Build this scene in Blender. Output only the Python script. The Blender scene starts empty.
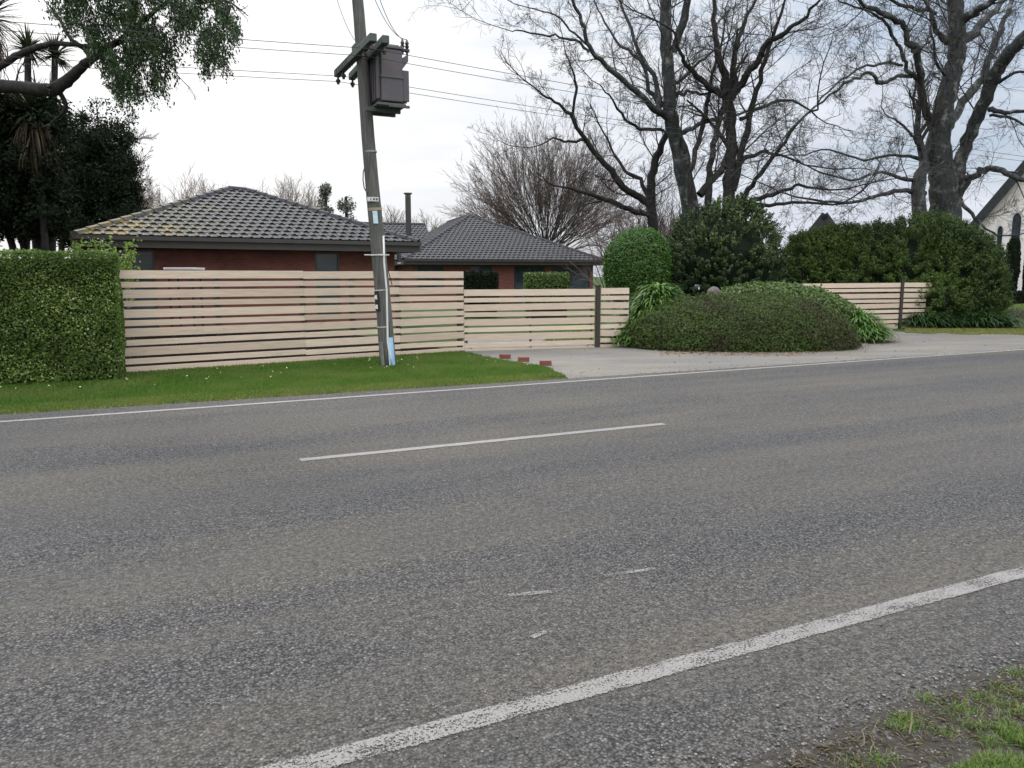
import bpy, bmesh, math, random
import numpy as np
from mathutils import Vector, Matrix, noise as mnoise
R = math.radians
random.seed(7); rng = np.random.default_rng(7)
S = bpy.context.scene
COL = S.collection

# ------------------------------------------------------------ camera
W_, H_ = 1024, 768
F = 770.0; PITCH = math.atan(108/770.0); HC = 1.6
cam_d = bpy.data.cameras.new('camera'); cam = bpy.data.objects.new('camera', cam_d); COL.objects.link(cam)
cam_d.sensor_width = 36; cam_d.lens = 36*F/W_; cam_d.clip_end = 4000; cam_d.clip_start = 0.05
cam.location = (0, 0, HC); cam.rotation_euler = (math.pi/2-PITCH, 0, 0); S.camera = cam
cp, sp = math.cos(PITCH), math.sin(PITCH)
def ray(px, py):
    u = (px-512)/F; v = (384-py)/F
    return Vector((u, cp+v*sp, -sp+v*cp))
def P(px, py, Y):
    d = ray(px, py); return Vector((0, 0, HC)) + d*(Y/d.y)
def PZ(px, py, z):
    d = ray(px, py); return Vector((0, 0, HC)) + d*((z-HC)/d.z)
def G(px, py): return PZ(px, py, 0.0)
RA = R(64.9)
RD = Vector((math.sin(RA), math.cos(RA), 0)); RN = Vector((-math.cos(RA), math.sin(RA), 0))
UP = Vector((0, 0, 1))

# ------------------------------------------------------------ helpers
def tag(o, label=None, cat=None, group=None, kind=None):
    if label: o['label'] = label
    if cat: o['category'] = cat
    if group: o['group'] = group
    if kind: o['kind'] = kind
    return o
def empty(name, loc, label, cat, group=None, rz=0):
    o = bpy.data.objects.new(name, None); COL.objects.link(o); o.location = loc; o.rotation_euler = (0, 0, rz)
    o.empty_display_size = .1
    bpy.context.view_layer.update()
    return tag(o, label, cat, group)
def link(name, me, mat, parent=None):
    o = bpy.data.objects.new(name, me); COL.objects.link(o)
    if mat and not me.materials: me.materials.append(mat)
    if parent:
        o.parent = parent
        root = parent
        M = Matrix.Identity(4)
        while root:
            M = root.matrix_basis @ M; root = root.parent
        o.matrix_basis = M.inverted()      # geometry is given in world space
    return o
def np_mesh(name, verts, faces, smooth=False):
    me = bpy.data.meshes.new(name)
    verts = np.asarray(verts, dtype=np.float32); faces = np.asarray(faces, dtype=np.int32)
    n = faces.shape[1]
    me.vertices.add(len(verts)); me.vertices.foreach_set('co', verts.ravel())
    me.loops.add(faces.size); me.loops.foreach_set('vertex_index', faces.ravel())
    me.polygons.add(len(faces))
    me.polygons.foreach_set('loop_start', np.arange(0, faces.size, n, dtype=np.int32))
    me.polygons.foreach_set('loop_total', np.full(len(faces), n, dtype=np.int32))
    if smooth: me.polygons.foreach_set('use_smooth', np.ones(len(faces), dtype=bool))
    me.update(calc_edges=True); return me
class MB:
    def __init__(s): s.v = []; s.f = []
    def box(s, c, ax, ay, az, hx, hy, hz):
        c = Vector(c); b = len(s.v)
        for i in (-1, 1):
            for j in (-1, 1):
                for k in (-1, 1): s.v.append(c+ax*(hx*i)+ay*(hy*j)+az*(hz*k))
        s.f += [tuple(b+q for q in f) for f in ((0,1,3,2),(4,6,7,5),(0,4,5,1),(2,3,7,6),(0,2,6,4),(1,5,7,3))]
        return s
    def bar(s, a, b, w, h, up=UP):
        a = Vector(a); b = Vector(b); x = (b-a); L = x.length; x.normalize()
        y = up.cross(x).normalized(); z = x.cross(y)
        return s.box((a+b)/2, x, y, z, L/2, w/2, h/2)
    def poly(s, pts):
        b = len(s.v); s.v += [Vector(p) for p in pts]; s.f.append(tuple(range(b, b+len(pts)))); return s
    def prism(s, pts, off):
        pts = [Vector(p) for p in pts]; b = len(s.v); n = len(pts)
        s.v += pts + [p+Vector(off) for p in pts]
        s.f.append(tuple(range(b, b+n))); s.f.append(tuple(range(b+2*n-1, b+n-1, -1)))
        for i in range(n): j = (i+1) % n; s.f.append((b+i, b+n+i, b+n+j, b+j))
        return s
    def tube(s, pts, rad, n=10, cap=True):
        pts = [Vector(p) for p in pts]
        if not hasattr(rad, '__len__'): rad = [rad]*len(pts)
        b = len(s.v); ref = None
        for i, p in enumerate(pts):
            t = (pts[min(i+1, len(pts)-1)]-pts[max(i-1, 0)]).normalized()
            if ref is None: ref = Vector((1,0,0)) if abs(t.x) < .8 else Vector((0,1,0))
            x = (ref-t*ref.dot(t)).normalized(); ref = x; y = t.cross(x)
            for k in range(n):
                a = 2*math.pi*k/n; s.v.append(p+(x*math.cos(a)+y*math.sin(a))*rad[i])
        for i in range(len(pts)-1):
            for k in range(n):
                k2 = (k+1) % n; s.f.append((b+i*n+k, b+i*n+k2, b+(i+1)*n+k2, b+(i+1)*n+k))
        if cap:
            s.f.append(tuple(b+k for k in range(n-1, -1, -1))); e = b+(len(pts)-1)*n; s.f.append(tuple(e+k for k in range(n)))
        return s
    def build(s, name, mat, parent=None, bevel=0, smooth=False):
        me = bpy.data.meshes.new(name); me.from_pydata([tuple(v) for v in s.v], [], s.f)
        bm = bmesh.new(); bm.from_mesh(me); bmesh.ops.recalc_face_normals(bm, faces=bm.faces)
        if bevel: bmesh.ops.bevel(bm, geom=list(bm.edges), offset=bevel, segments=2, affect='EDGES', profile=.5)
        if smooth:
            for f in bm.faces: f.smooth = True
        bm.to_mesh(me); bm.free(); me.update()
        return link(name, me, mat, parent)

# ------------------------------------------------------------ materials
def lin(c):
    return tuple(((x/255)/12.92 if x/255 <= .04045 else ((x/255+.055)/1.055)**2.4) for x in c)+(1,)
def newmat(name):
    m = bpy.data.materials.new(name); m.use_nodes = True; nt = m.node_tree
    b = nt.nodes['Principled BSDF']; return m, nt, b
def N(nt, t, **kw):
    n = nt.nodes.new(t)
    for k, v in kw.items():
        if k.startswith('_'): n.inputs[k[1:].replace('_', ' ')].default_value = v
        else: setattr(n, k, v)
    return n
def ramp(nt, src, stops, interp='LINEAR'):
    r = nt.nodes.new('ShaderNodeValToRGB'); r.color_ramp.interpolation = interp
    e = r.color_ramp.elements
    while len(e) < len(stops): e.new(.5)
    for i, (p, c) in enumerate(stops):
        e[i].position = p; e[i].color = c if len(c) == 4 else tuple(c)+(1,)
    nt.links.new(src, r.inputs[0]); return r.outputs[0]
def coords(nt, kind='Object', scale=(1,1,1)):
    t = nt.nodes.new('ShaderNodeTexCoord'); m = nt.nodes.new('ShaderNodeMapping'); m.inputs['Scale'].default_value = scale
    nt.links.new(t.outputs[kind], m.inputs[0]); return m.outputs[0]
def noise(nt, vec, scale, detail=3, rough=.55):
    n = nt.nodes.new('ShaderNodeTexNoise'); n.inputs['Scale'].default_value = scale; n.inputs['Detail'].default_value = detail
    n.inputs['Roughness'].default_value = rough
    if vec: nt.links.new(vec, n.inputs['Vector'])
    return n.outputs['Fac']
def mixc(nt, fac, a, b, mode='MIX'):
    m = nt.nodes.new('ShaderNodeMix'); m.data_type = 'RGBA'; m.blend_type = mode
    for k, v in ((0, fac), (6, a), (7, b)):
        if hasattr(v, 'links') or hasattr(v, 'is_linked'): nt.links.new(v, m.inputs[k])
        else: m.inputs[k].default_value = v
    return m.outputs[2]
def math_(nt, op, a, b=None, c=None):
    m = nt.nodes.new('ShaderNodeMath'); m.operation = op
    for k, v in enumerate((a, b, c)):
        if v is None: continue
        if hasattr(v, 'is_linked'): nt.links.new(v, m.inputs[k])
        else: m.inputs[k].default_value = v
    return m.outputs[0]
def bump(nt, b, h, dist, strength=1):
    n = nt.nodes.new('ShaderNodeBump'); n.inputs['Distance'].default_value = dist; n.inputs['Strength'].default_value = strength
    nt.links.new(h, n.inputs['Height']); nt.links.new(n.outputs[0], b.inputs['Normal'])
def simple(name, c1, c2=None, scale=8, rough=.7, metal=0, vec_scale=(1,1,1), bmp=0, detail=4, spec=.5):
    m, nt, b = newmat(name); v = coords(nt, 'Object', vec_scale); f = noise(nt, v, scale, detail)
    c2 = c2 or tuple(x*.7 for x in c1)
    nt.links.new(ramp(nt, f, [(.3, c1), (.7, c2)]), b.inputs['Base Color'])
    b.inputs['Roughness'].default_value = rough; b.inputs['Metallic'].default_value = metal
    b.inputs['Specular IOR Level'].default_value = spec
    if bmp: bump(nt, b, f, bmp)
    return m
def leafmat(name, cols, rough=.5, trans=.25, spec=.4, big=None):
    m, nt, b = newmat(name); g = nt.nodes.new('ShaderNodeNewGeometry')
    n = len(cols); c = ramp(nt, g.outputs['Random Per Island'], [(i/max(1, n-1), tuple(x)+(1,)) for i, x in enumerate(cols)])
    if big:   # broad clump-to-clump variation of the leaf colour
        f = noise(nt, coords(nt, 'Object'), big[0], 2); c = mixc(nt, ramp(nt, f, [(.4, (0,0,0)), (.62, (1,1,1))]), c, tuple(big[1])+(1,))
    nt.links.new(c, b.inputs['Base Color']); b.inputs['Roughness'].default_value = rough; b.inputs['Specular IOR Level'].default_value = spec
    t = nt.nodes.new('ShaderNodeBsdfTranslucent'); nt.links.new(c, t.inputs[0]); mx = nt.nodes.new('ShaderNodeMixShader'); mx.inputs[0].default_value = trans
    nt.links.new(b.outputs[0], mx.inputs[1]); nt.links.new(t.outputs[0], mx.inputs[2]); nt.links.new(mx.outputs[0], nt.nodes['Material Output'].inputs[0])
    return m
M = {}
# chip seal
def asphalt():
    m, nt, b = newmat('asphalt'); v = coords(nt, 'Object')
    vo = nt.nodes.new('ShaderNodeTexVoronoi'); vo.inputs['Scale'].default_value = 80; vo.inputs['Randomness'].default_value = 1
    nt.links.new(v, vo.inputs['Vector'])
    sepc = nt.nodes.new('ShaderNodeSeparateColor'); nt.links.new(vo.outputs['Color'], sepc.inputs[0])
    chip = ramp(nt, sepc.outputs[0], [(0, (.065,.066,.068)), (.6, (.105,.104,.104)), (.9, (.14,.138,.134)), (.975, (.185,.18,.172)), (1, (.25,.242,.235))])
    gap = ramp(nt, vo.outputs['Distance'], [(.3, (1.1,1.1,1.1)), (.7, (.15,.15,.16))])
    col = mixc(nt, 1.0, chip, gap, 'MULTIPLY')
    # dirt between the wheel tracks: long streaks along the road
    st = noise(nt, coords(nt, 'Object', (.12, 1.1, 1)), 1.0, 5, .6)
    st2 = noise(nt, coords(nt, 'Object', (.5, 1.6, 1)), 1.1, 6, .7)
    sm = math_(nt, 'ADD', math_(nt, 'MULTIPLY', st, .6), math_(nt, 'MULTIPLY', st2, .4))
    sy = nt.nodes.new('ShaderNodeSeparateXYZ'); nt.links.new(v, sy.inputs[0])
    lane = math_(nt, 'COSINE', math_(nt, 'MULTIPLY', math_(nt, 'SUBTRACT', sy.outputs[1], 4.5), 2.99))
    sm = math_(nt, 'MULTIPLY_ADD', lane, .045, sm)
    dm = ramp(nt, sm, [(.41, (0,0,0)), (.6, (1,1,1))])
    fine = noise(nt, v, 60, 4, .7)
    dirt = ramp(nt, fine, [(.35, (.075,.067,.054)), (.65, (.158,.142,.115))])
    col = mixc(nt, math_(nt, 'MULTIPLY', dm, .6), col, dirt)
    # paler scattered patches
    pa = ramp(nt, noise(nt, coords(nt, 'Object', (.8, 1.6, 1)), 1.3, 8, .75), [(.62, (0,0,0)), (.75, (1,1,1))])
    col = mixc(nt, math_(nt, 'MULTIPLY', pa, .55), col, (.2,.19,.172,1))
    tr = ramp(nt, noise(nt, coords(nt, 'Object', (.05, .8, 1)), 1.2, 2), [(.4, (.84,.86,.9)), (.62, (1.02,1.0,.97))])
    col = mixc(nt, 1.0, col, tr, 'MULTIPLY')
    gr = ramp(nt, noise(nt, v, 26, 6, .9), [(.41, (.4,.4,.41)), (.5, (.92,.91,.9)), (.59, (1.33,1.29,1.23))])
    col = mixc(nt, 1.0, col, gr, 'MULTIPLY')
    nt.links.new(col, b.inputs['Base Color']); b.inputs['Roughness'].default_value = .82; b.inputs['Specular IOR Level'].default_value = .35
    hgt = math_(nt, 'ADD', math_(nt, 'MULTIPLY', vo.outputs['Distance'], -1.0), math_(nt, 'MULTIPLY', fine, .5))
    bump(nt, b, hgt, .014, 1)
    return m
M['asphalt'] = asphalt()
def paint(wear):
    m, nt, b = newmat('road_paint'); v = coords(nt, 'Object')
    f = noise(nt, v, 85, 5, .8); g = noise(nt, coords(nt, 'Object', (1.5, 3, 1)), 3, 4, .7)
    s = math_(nt, 'ADD', f, math_(nt, 'MULTIPLY', math_(nt, 'SUBTRACT', g, .5), .5))
    sx = nt.nodes.new('ShaderNodeUVMap'); se = nt.nodes.new('ShaderNodeSeparateXYZ'); nt.links.new(sx.outputs[0], se.inputs[0])
    e = math_(nt, 'ABSOLUTE', math_(nt, 'SUBTRACT', math_(nt, 'MULTIPLY', se.outputs[1], 2.0), 1.0))
    e = math_(nt, 'MULTIPLY', math_(nt, 'MAXIMUM', math_(nt, 'SUBTRACT', e, .7), 0), 1.0)
    val = math_(nt, 'SUBTRACT', s, e)
    a = ramp(nt, val, [(wear-.03, (0,0,0)), (wear+.03, (1,1,1))])
    nt.links.new(ramp(nt, f, [(.3, (.15,.14,.13)), (.7, (.215,.203,.192))]), b.inputs['Base Color']); b.inputs['Roughness'].default_value = .7
    nt.links.new(a, b.inputs['Alpha']); bump(nt, b, f, .004)
    return m
M['paint'] = paint(.455); M['paint_far'] = paint(.37); M['paint_worn'] = paint(.52)
def drive():
    m, nt, b = newmat('driveway_surface'); v = coords(nt, 'Object')
    f = noise(nt, v, 90, 4, .8); g = noise(nt, coords(nt, 'Object', (.3, 1, 1)), 1.2, 6, .65)
    c = ramp(nt, f, [(.3, (.062,.06,.056)), (.5, (.107,.103,.096)), (.72, (.175,.165,.15))])
    c = mixc(nt, ramp(nt, g, [(.42, (0,0,0)), (.62, (.8,.8,.8))]), c, (.165,.145,.115,1))
    nt.links.new(c, b.inputs['Base Color']); b.inputs['Roughness'].default_value = .9; bump(nt, b, f, .008)
    return m
M['drive'] = drive()
def ground_mat():
    m, nt, b = newmat('ground_soil'); v = coords(nt, 'Object')
    f = noise(nt, v, 30, 6, .75); g = noise(nt, v, 1.4, 5, .65)
    c = ramp(nt, f, [(.3, (.018,.035,.008)), (.7, (.05,.085,.02))])
    c = mixc(nt, ramp(nt, g, [(.5, (0,0,0)), (.72, (.6,.6,.6))]), c, (.075,.07,.03,1))
    nt.links.new(c, b.inputs['Base Color']); b.inputs['Roughness'].default_value = .95; b.inputs['Specular IOR Level'].default_value = .1; bump(nt, b, f, .03)
    return m
M['ground'] = ground_mat()
def dirt_mat():
    m, nt, b = newmat('shoulder_dirt'); v = coords(nt, 'Object')
    vo = nt.nodes.new('ShaderNodeTexVoronoi'); vo.inputs['Scale'].default_value = 60; nt.links.new(v, vo.inputs['Vector'])
    se = nt.nodes.new('ShaderNodeSeparateColor'); nt.links.new(vo.outputs['Color'], se.inputs[0])
    st = ramp(nt, se.outputs[0], [(.4, (.025,.021,.015)), (.8, (.06,.052,.042)), (1, (.12,.11,.1))])
    g = noise(nt, v, 12, 6, .7)
    c = mixc(nt, ramp(nt, g, [(.4, (0,0,0)), (.6, (1,1,1))]), st, (.032,.026,.018,1))
    nt.links.new(c, b.inputs['Base Color']); b.inputs['Roughness'].default_value = .95
    bump(nt, b, math_(nt, 'SUBTRACT', g, vo.outputs['Distance']), .015)
    return m
M['dirt'] = dirt_mat()
fence_a = G(126, 372.6); fence_b = G(464, 351.0); fence_n = Vector((-(fence_b-fence_a).y, (fence_b-fence_a).x, 0)).normalized()
def timber():
    m, nt, b = newmat('fence_timber'); g = nt.nodes.new('ShaderNodeNewGeometry')
    c = ramp(nt, g.outputs['Random Per Island'], [(0, (.46,.378,.3)), (.35, (.56,.465,.372)), (.75, (.63,.53,.43)), (1, (.51,.42,.34))])
    f = noise(nt, coords(nt, 'Object', (.6, .6, 14)), 4, 5, .7)
    c = mixc(nt, 1.0, c, ramp(nt, f, [(.3, (.78,.76,.74)), (.7, (1.08,1.07,1.07))]), 'MULTIPLY')
    k = ramp(nt, noise(nt, coords(nt, 'Object', (1, 1, 3)), 2.2, 6, .7), [(.62, (0,0,0)), (.74, (.55,.55,.55))])
    c = mixc(nt, k, c, (.3,.22,.16,1))
    nt.links.new(c, b.inputs['Base Color']); b.inputs['Roughness'].default_value = .75; return m
M['timber'] = timber()
M['shaded_ground'] = simple('shade_dark_ground', (.009,.007,.006), (.018,.014,.011), 20, 1, bmp=.02, spec=0)  # near-black: shade behind the fence is put into this ground colour
M['darkpost'] = simple('dark_stained_wood', (.02,.016,.013), (.035,.028,.024), 12, .6)
def brick():
    m, nt, b = newmat('red_brick'); t = nt.nodes.new('ShaderNodeUVMap')
    bt = nt.nodes.new('ShaderNodeTexBrick'); nt.links.new(t.outputs[0], bt.inputs['Vector'])
    bt.inputs['Scale'].default_value = 1; bt.inputs['Brick Width'].default_value = .24; bt.inputs['Row Height'].default_value = .086; bt.inputs['Mortar Size'].default_value = .009
    bt.inputs['Color1'].default_value = (.17,.05,.038,1); bt.inputs['Color2'].default_value = (.13,.035,.028,1); bt.inputs['Mortar'].default_value = (.1,.07,.06,1)
    f = noise(nt, t.outputs[0], 1.2, 5, .6)
    c = mixc(nt, 1.0, bt.outputs[0], ramp(nt, f, [(.3, (.75,.75,.75)), (.7, (1.15,1.1,1.1))]), 'MULTIPLY')
    nt.links.new(c, b.inputs['Base Color']); b.inputs['Roughness'].default_value = .85; bump(nt, b, bt.outputs['Fac'], -.006); return m
M['brick'] = brick()
M['loosebrick'] = simple('clay_brick', (.2,.06,.045), (.12,.045,.035), 25, .85, bmp=.004)
def tile(name, lichen=None):
    m, nt, b = newmat(name); g = nt.nodes.new('ShaderNodeNewGeometry'); v = coords(nt, 'Object')
    f = noise(nt, v, 3, 6, .7); c = ramp(nt, f, [(.3, (.02,.021,.024)), (.7, (.045,.046,.05))])
    f2 = noise(nt, v, 28, 4, .7); c = mixc(nt, ramp(nt, f2, [(.55, (0,0,0)), (.75, (.4,.4,.4))]), c, (.07,.07,.068,1))
    if lichen:
        d = nt.nodes.new('ShaderNodeVectorMath'); d.operation = 'DISTANCE'; nt.links.new(v, d.inputs[0]); d.inputs[1].default_value = lichen[0]
        near = nt.nodes.new('ShaderNodeMapRange'); near.inputs[1].default_value = lichen[1]; near.inputs[2].default_value = .5; near.inputs[3].default_value = 0; near.inputs[4].default_value = .27
        nt.links.new(d.outputs['Value'], near.inputs[0])
        n3 = noise(nt, v, 1.7, 7, .75); s = math_(nt, 'ADD', near.outputs[0], n3)
        c = mixc(nt, ramp(nt, s, [(.52, (0,0,0)), (.68, (.35,.35,.35))]), c, (.08,.075,.04,1))
        c = mixc(nt, ramp(nt, s, [(.7, (0,0,0)), (.84, (.8,.8,.8))]), c, (.16,.115,.03,1))
    nt.links.new(c, b.inputs['Base Color']); b.inputs['Roughness'].default_value = .7; b.inputs['Specular IOR Level'].default_value = .2; bump(nt, b, f2, .004); return m
M['fascia'] = simple('dark_fascia', (.03,.027,.027), (.04,.036,.035), 3, .45)
M['soffit'] = simple('soffit', (.05,.048,.045), None, 3, .7)
M['frame'] = simple('window_frame_dark', (.02,.02,.022), None, 3, .4)
M['teal'] = simple('green_door_paint', (.035,.06,.052), None, 3, .5)
def glass():
    m, nt, b = newmat('window_glass'); v = coords(nt, 'Object'); f = noise(nt, v, 1.3, 3)
    nt.links.new(ramp(nt, f, [(.35, (.02,.03,.035)), (.7, (.05,.07,.085))]), b.inputs['Base Color']); b.inputs['Roughness'].default_value = .08; b.inputs['Specular IOR Level'].default_value = .3; return m
M['glass'] = glass()
M['curtain'] = simple('curtain', (.05,.07,.075), (.03,.04,.045), 6, .8)
def bark(name, a, b_, lich=None, sc=10):
    m, nt, b = newmat(name); v = coords(nt, 'Object', (1, 1, .35)); f = noise(nt, v, sc, 6, .7)
    c = ramp(nt, f, [(.35, a), (.68, b_)])
    if lich: c = mixc(nt, ramp(nt, noise(nt, coords(nt, 'Object'), 2.6, 7, .72), [(.54, (0,0,0)), (.66, (.75,.75,.75))]), c, lich+(1,))
    nt.links.new(c, b.inputs['Base Color']); b.inputs['Roughness'].default_value = .9; b.inputs['Specular IOR Level'].default_value = .2; bump(nt, b, f, .03); return m
M['bark'] = bark('grey_bark', (.022,.024,.025), (.065,.07,.07), (.26,.28,.25))
M['bark_dark'] = bark('dark_bark', (.016,.015,.015), (.045,.042,.041))
M['twig'] = simple('twig_bark', (.05,.046,.045), (.085,.078,.074), 2, .9, spec=.1)
M['twig_red'] = simple('reddish_twig_bark', (.09,.066,.056), (.14,.105,.09), 2, .9, spec=.1)
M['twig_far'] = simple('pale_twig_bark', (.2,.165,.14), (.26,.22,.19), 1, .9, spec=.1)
M['pole'] = simple('weathered_pole_wood', (.04,.044,.04), (.13,.128,.118), 7, .9, vec_scale=(6, 6, .35), bmp=.01, detail=7)
M['arm'] = simple('weathered_green_grey_arm', (.045,.06,.055), (.085,.1,.09), 9, .85)
def rust():
    m, nt, b = newmat('transformer_paint'); v = coords(nt, 'Object'); f = noise(nt, v, 3.2, 7, .75)
    c = ramp(nt, f, [(.45, (.075,.074,.088)), (.57, (.09,.08,.087)), (.66, (.14,.08,.06)), (.78, (.19,.14,.11))])
    nt.links.new(c, b.inputs['Base Color']); b.inputs['Roughness'].default_value = .55; b.inputs['Metallic'].default_value = .2; return m
M['rust'] = rust()
M['steel'] = simple('dull_steel', (.3,.3,.3), (.2,.2,.2), 8, .5, .6)
M['porcelain'] = simple('brown_porcelain', (.05,.035,.035), None, 4, .3)
M['white'] = simple('white_plastic', (.62,.63,.62), (.5,.51,.5), 6, .5)
M['wire'] = simple('wire_metal', (.07,.07,.075), None, 3, .9, spec=.1)
M['notice'] = simple('pale_blue_notice', (.5,.66,.72), (.36,.52,.6), 14, .5)
M['blue'] = simple('scuffed_blue_shield', (.16,.36,.6), (.4,.6,.75), 9, .45, vec_scale=(1,1,.4), detail=7)
M['black'] = simple('black_plastic', (.012,.012,.013), None, 3, .5)
M['ink'] = simple('black_ink', (.02,.02,.02), None, 3, .6)
M['stone'] = simple('weathered_stone', (.06,.05,.045), (.13,.11,.095), 20, .9, bmp=.01)
M['render_wall'] = simple('white_church_render', (.62,.585,.56), (.72,.69,.665), 1.2, .85)
M['slate'] = simple('dark_slate', (.028,.032,.034), (.045,.05,.052), 5, .9, spec=.15)
M['core'] = simple('hedge_inner_twigs', (.02,.022,.012), (.03,.032,.018), 20, .95, spec=.05)
M['strip_tan'] = simple('tan_strap', (.3,.25,.17), None, 8, .7)

# ------------------------------------------------------------ world and sun
w = bpy.data.worlds.new('World'); S.world = w; w.use_nodes = True; nt = w.node_tree
bg = nt.nodes['Background']; sky = nt.nodes.new('ShaderNodeTexSky'); sky.sky_type = 'NISHITA'; sky.sun_disc = False
SUN_AZ = R(-28); SUN_EL = R(38)           # azimuth from +Y, towards +X
sky.sun_elevation = SUN_EL; sky.sun_rotation = SUN_AZ; sky.air_density = 1.2; sky.dust_density = 2.5
sdir = Vector((math.sin(SUN_AZ)*math.cos(SUN_EL), math.cos(SUN_AZ)*math.cos(SUN_EL), math.sin(SUN_EL)))
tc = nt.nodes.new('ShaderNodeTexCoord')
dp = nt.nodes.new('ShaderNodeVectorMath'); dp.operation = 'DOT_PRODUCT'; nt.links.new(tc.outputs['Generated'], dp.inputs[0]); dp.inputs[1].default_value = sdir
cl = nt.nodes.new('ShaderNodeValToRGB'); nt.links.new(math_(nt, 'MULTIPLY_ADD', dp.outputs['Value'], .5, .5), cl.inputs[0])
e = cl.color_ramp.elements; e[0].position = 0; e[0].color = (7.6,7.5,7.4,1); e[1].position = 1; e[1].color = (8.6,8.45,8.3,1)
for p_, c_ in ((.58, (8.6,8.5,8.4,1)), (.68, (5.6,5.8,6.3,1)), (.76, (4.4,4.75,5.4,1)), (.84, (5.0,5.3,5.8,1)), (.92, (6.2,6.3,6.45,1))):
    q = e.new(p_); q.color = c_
mp = nt.nodes.new('ShaderNodeMapping'); mp.inputs['Scale'].default_value = (1.3, 1.3, 7.0); nt.links.new(tc.outputs['Generated'], mp.inputs[0])
cn = noise(nt, mp.outputs[0], 1.6, 6, .6)
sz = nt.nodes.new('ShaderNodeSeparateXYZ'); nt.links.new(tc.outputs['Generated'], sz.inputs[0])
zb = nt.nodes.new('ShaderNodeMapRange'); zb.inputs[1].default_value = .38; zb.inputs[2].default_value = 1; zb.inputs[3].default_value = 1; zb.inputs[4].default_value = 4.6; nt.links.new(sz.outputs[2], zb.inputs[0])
cvar = ramp(nt, cn, [(.38, (.7,.765,.85)), (.5, (.98,.98,.99)), (.64, (1.16,1.15,1.14))])
cloud = mixc(nt, 1.0, cl.outputs[0], cvar, 'MULTIPLY')
hole = ramp(nt, cn, [(.38, (.25,.25,.25)), (.52, (.04,.04,.04))])
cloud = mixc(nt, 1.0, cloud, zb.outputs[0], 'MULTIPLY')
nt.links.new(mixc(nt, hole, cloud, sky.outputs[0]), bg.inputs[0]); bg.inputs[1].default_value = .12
sl = bpy.data.lights.new('sun', 'SUN'); sl.energy = 1.3; sl.angle = R(14); sl.color = (1, .96, .9)
so = bpy.data.objects.new('sun', sl); COL.objects.link(so); so.rotation_euler = (-sdir).to_track_quat('-Z', 'Y').to_euler()
S.view_settings.view_transform = 'Standard'; S.view_settings.look = 'None'; S.view_settings.gamma = 1; S.view_settings.exposure = .36
S.cycles.diffuse_bounces = 3; S.cycles.max_bounces = 6; S.cycles.transparent_max_bounces = 8

# ------------------------------------------------------------ ground, road, driveway
def sheet(name, pts, z, mat, origin=None):
    me = bpy.data.meshes.new(name); me.from_pydata([(p[0], p[1], z) for p in pts], [], [tuple(range(len(pts)))])
    bm = bmesh.new(); bm.from_mesh(me); bmesh.ops.recalc_face_normals(bm, faces=bm.faces)
    for f in bm.faces:
        if f.normal.z < 0: f.normal_flip()
    bm.to_mesh(me); bm.free()
    return tag(link(name, me, mat), kind='structure')
sheet('ground', [(-900,-900),(900,-900),(900,1500),(-900,1500)], -.02, M['ground'])
def rp(a, n): return RD*a+RN*n          # road frame -> world
def road_obj(name, quad, z, mat, uv=False):     # object whose axes follow the road
    me = bpy.data.meshes.new(name); me.from_pydata([(a, n, 0) for a, n in quad], [], [(0,1,2,3)])
    if uv:
        u = me.uv_layers.new(name='UVMap')
        for i, c in enumerate(((0,0),(1,0),(1,1),(0,1))): u.data[i].uv = c
    o = link(name, me, mat); o.location = (0, 0, z); o.rotation_euler = (0, 0, math.atan2(RD.y, RD.x)); return tag(o, kind='structure')
def rc(px, py): g = G(px, py); return (g.dot(RD), g.dot(RN))
print('near edge n:', rc(850, 768), rc(1024, 650), rc(1024, 760))
near_n = 1.62
road_obj('road', [(-250, 1.55), (250, 1.55), (250, 10.55), (-250, 10.5)], 0, M['asphalt'])
def marking(p0, p1, wdt, ext0=0, ext1=0, mat='paint', name='road_marking'):
    a = Vector(rc(*p0)); b = Vector(rc(*p1)); d = (b-a).normalized(); nn = Vector((-d.y, d.x))
    a = a-d*ext0; b = b+d*ext1
    return road_obj(name, [tuple(a-nn*wdt/2), tuple(b-nn*wdt/2), tuple(b+nn*wdt/2), tuple(a+nn*wdt/2)], .004, M[mat], True)
marking((298,768), (1024,572), .135, 20, 60, name='edge_line')
marking((0,422), (1024,349.6), .12, 60, 60, 'paint_far', name='edge_line')
marking((300,460.3), (664,424), .125, 0, 0, 'paint_far', name='centre_line')
for (x0, y0, x1, y1, wd) in ((508,596,551,592,.05), (604,576,656,569,.04), (532,638,546,632,.04), (205,703,235,699,.05)):
    marking((x0,y0), (x1,y1), wd, mat='paint_worn', name='worn_paint_mark')
# driveway sheet (z between ground and road)
dv = [G(x, y) for x, y in ((452,354),(500,360.5),(545,366),(560,373),(572,380))]
dv += [rp(rc(640,380)[0], 10.35), rp(rc(1024,353)[0]+40, 10.35), rp(rc(1024,353)[0]+40, 14.0), G(1100,328), G(1024,331), G(925,333), G(893,331)]
dv += [G(893,328), G(880,322), G(800,322), G(660,335), G(610,341), G(602,343), G(590,337), G(470,337), G(462,345)]
sheet('driveway', dv, -.006, M['drive'])
sheet('path', [G(985,303.5), G(1200,303.5), G(1200,300.5), G(985,300.5)], -.01, M['drive'])
def near_edge(a): return 1.80+.05*math.sin(a*.9+.5)+.04*math.sin(a*2.3+1)
sheet('shaded_ground', [fence_a+fence_n*.1, fence_b+fence_n*.1, fence_b+fence_n*14, fence_a+fence_n*14-RD*12, fence_a+fence_n*.1-RD*12], -.012, M['shaded_ground'])  # added dark sheet, painted as shaded ground seen through the fence gaps
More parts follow.
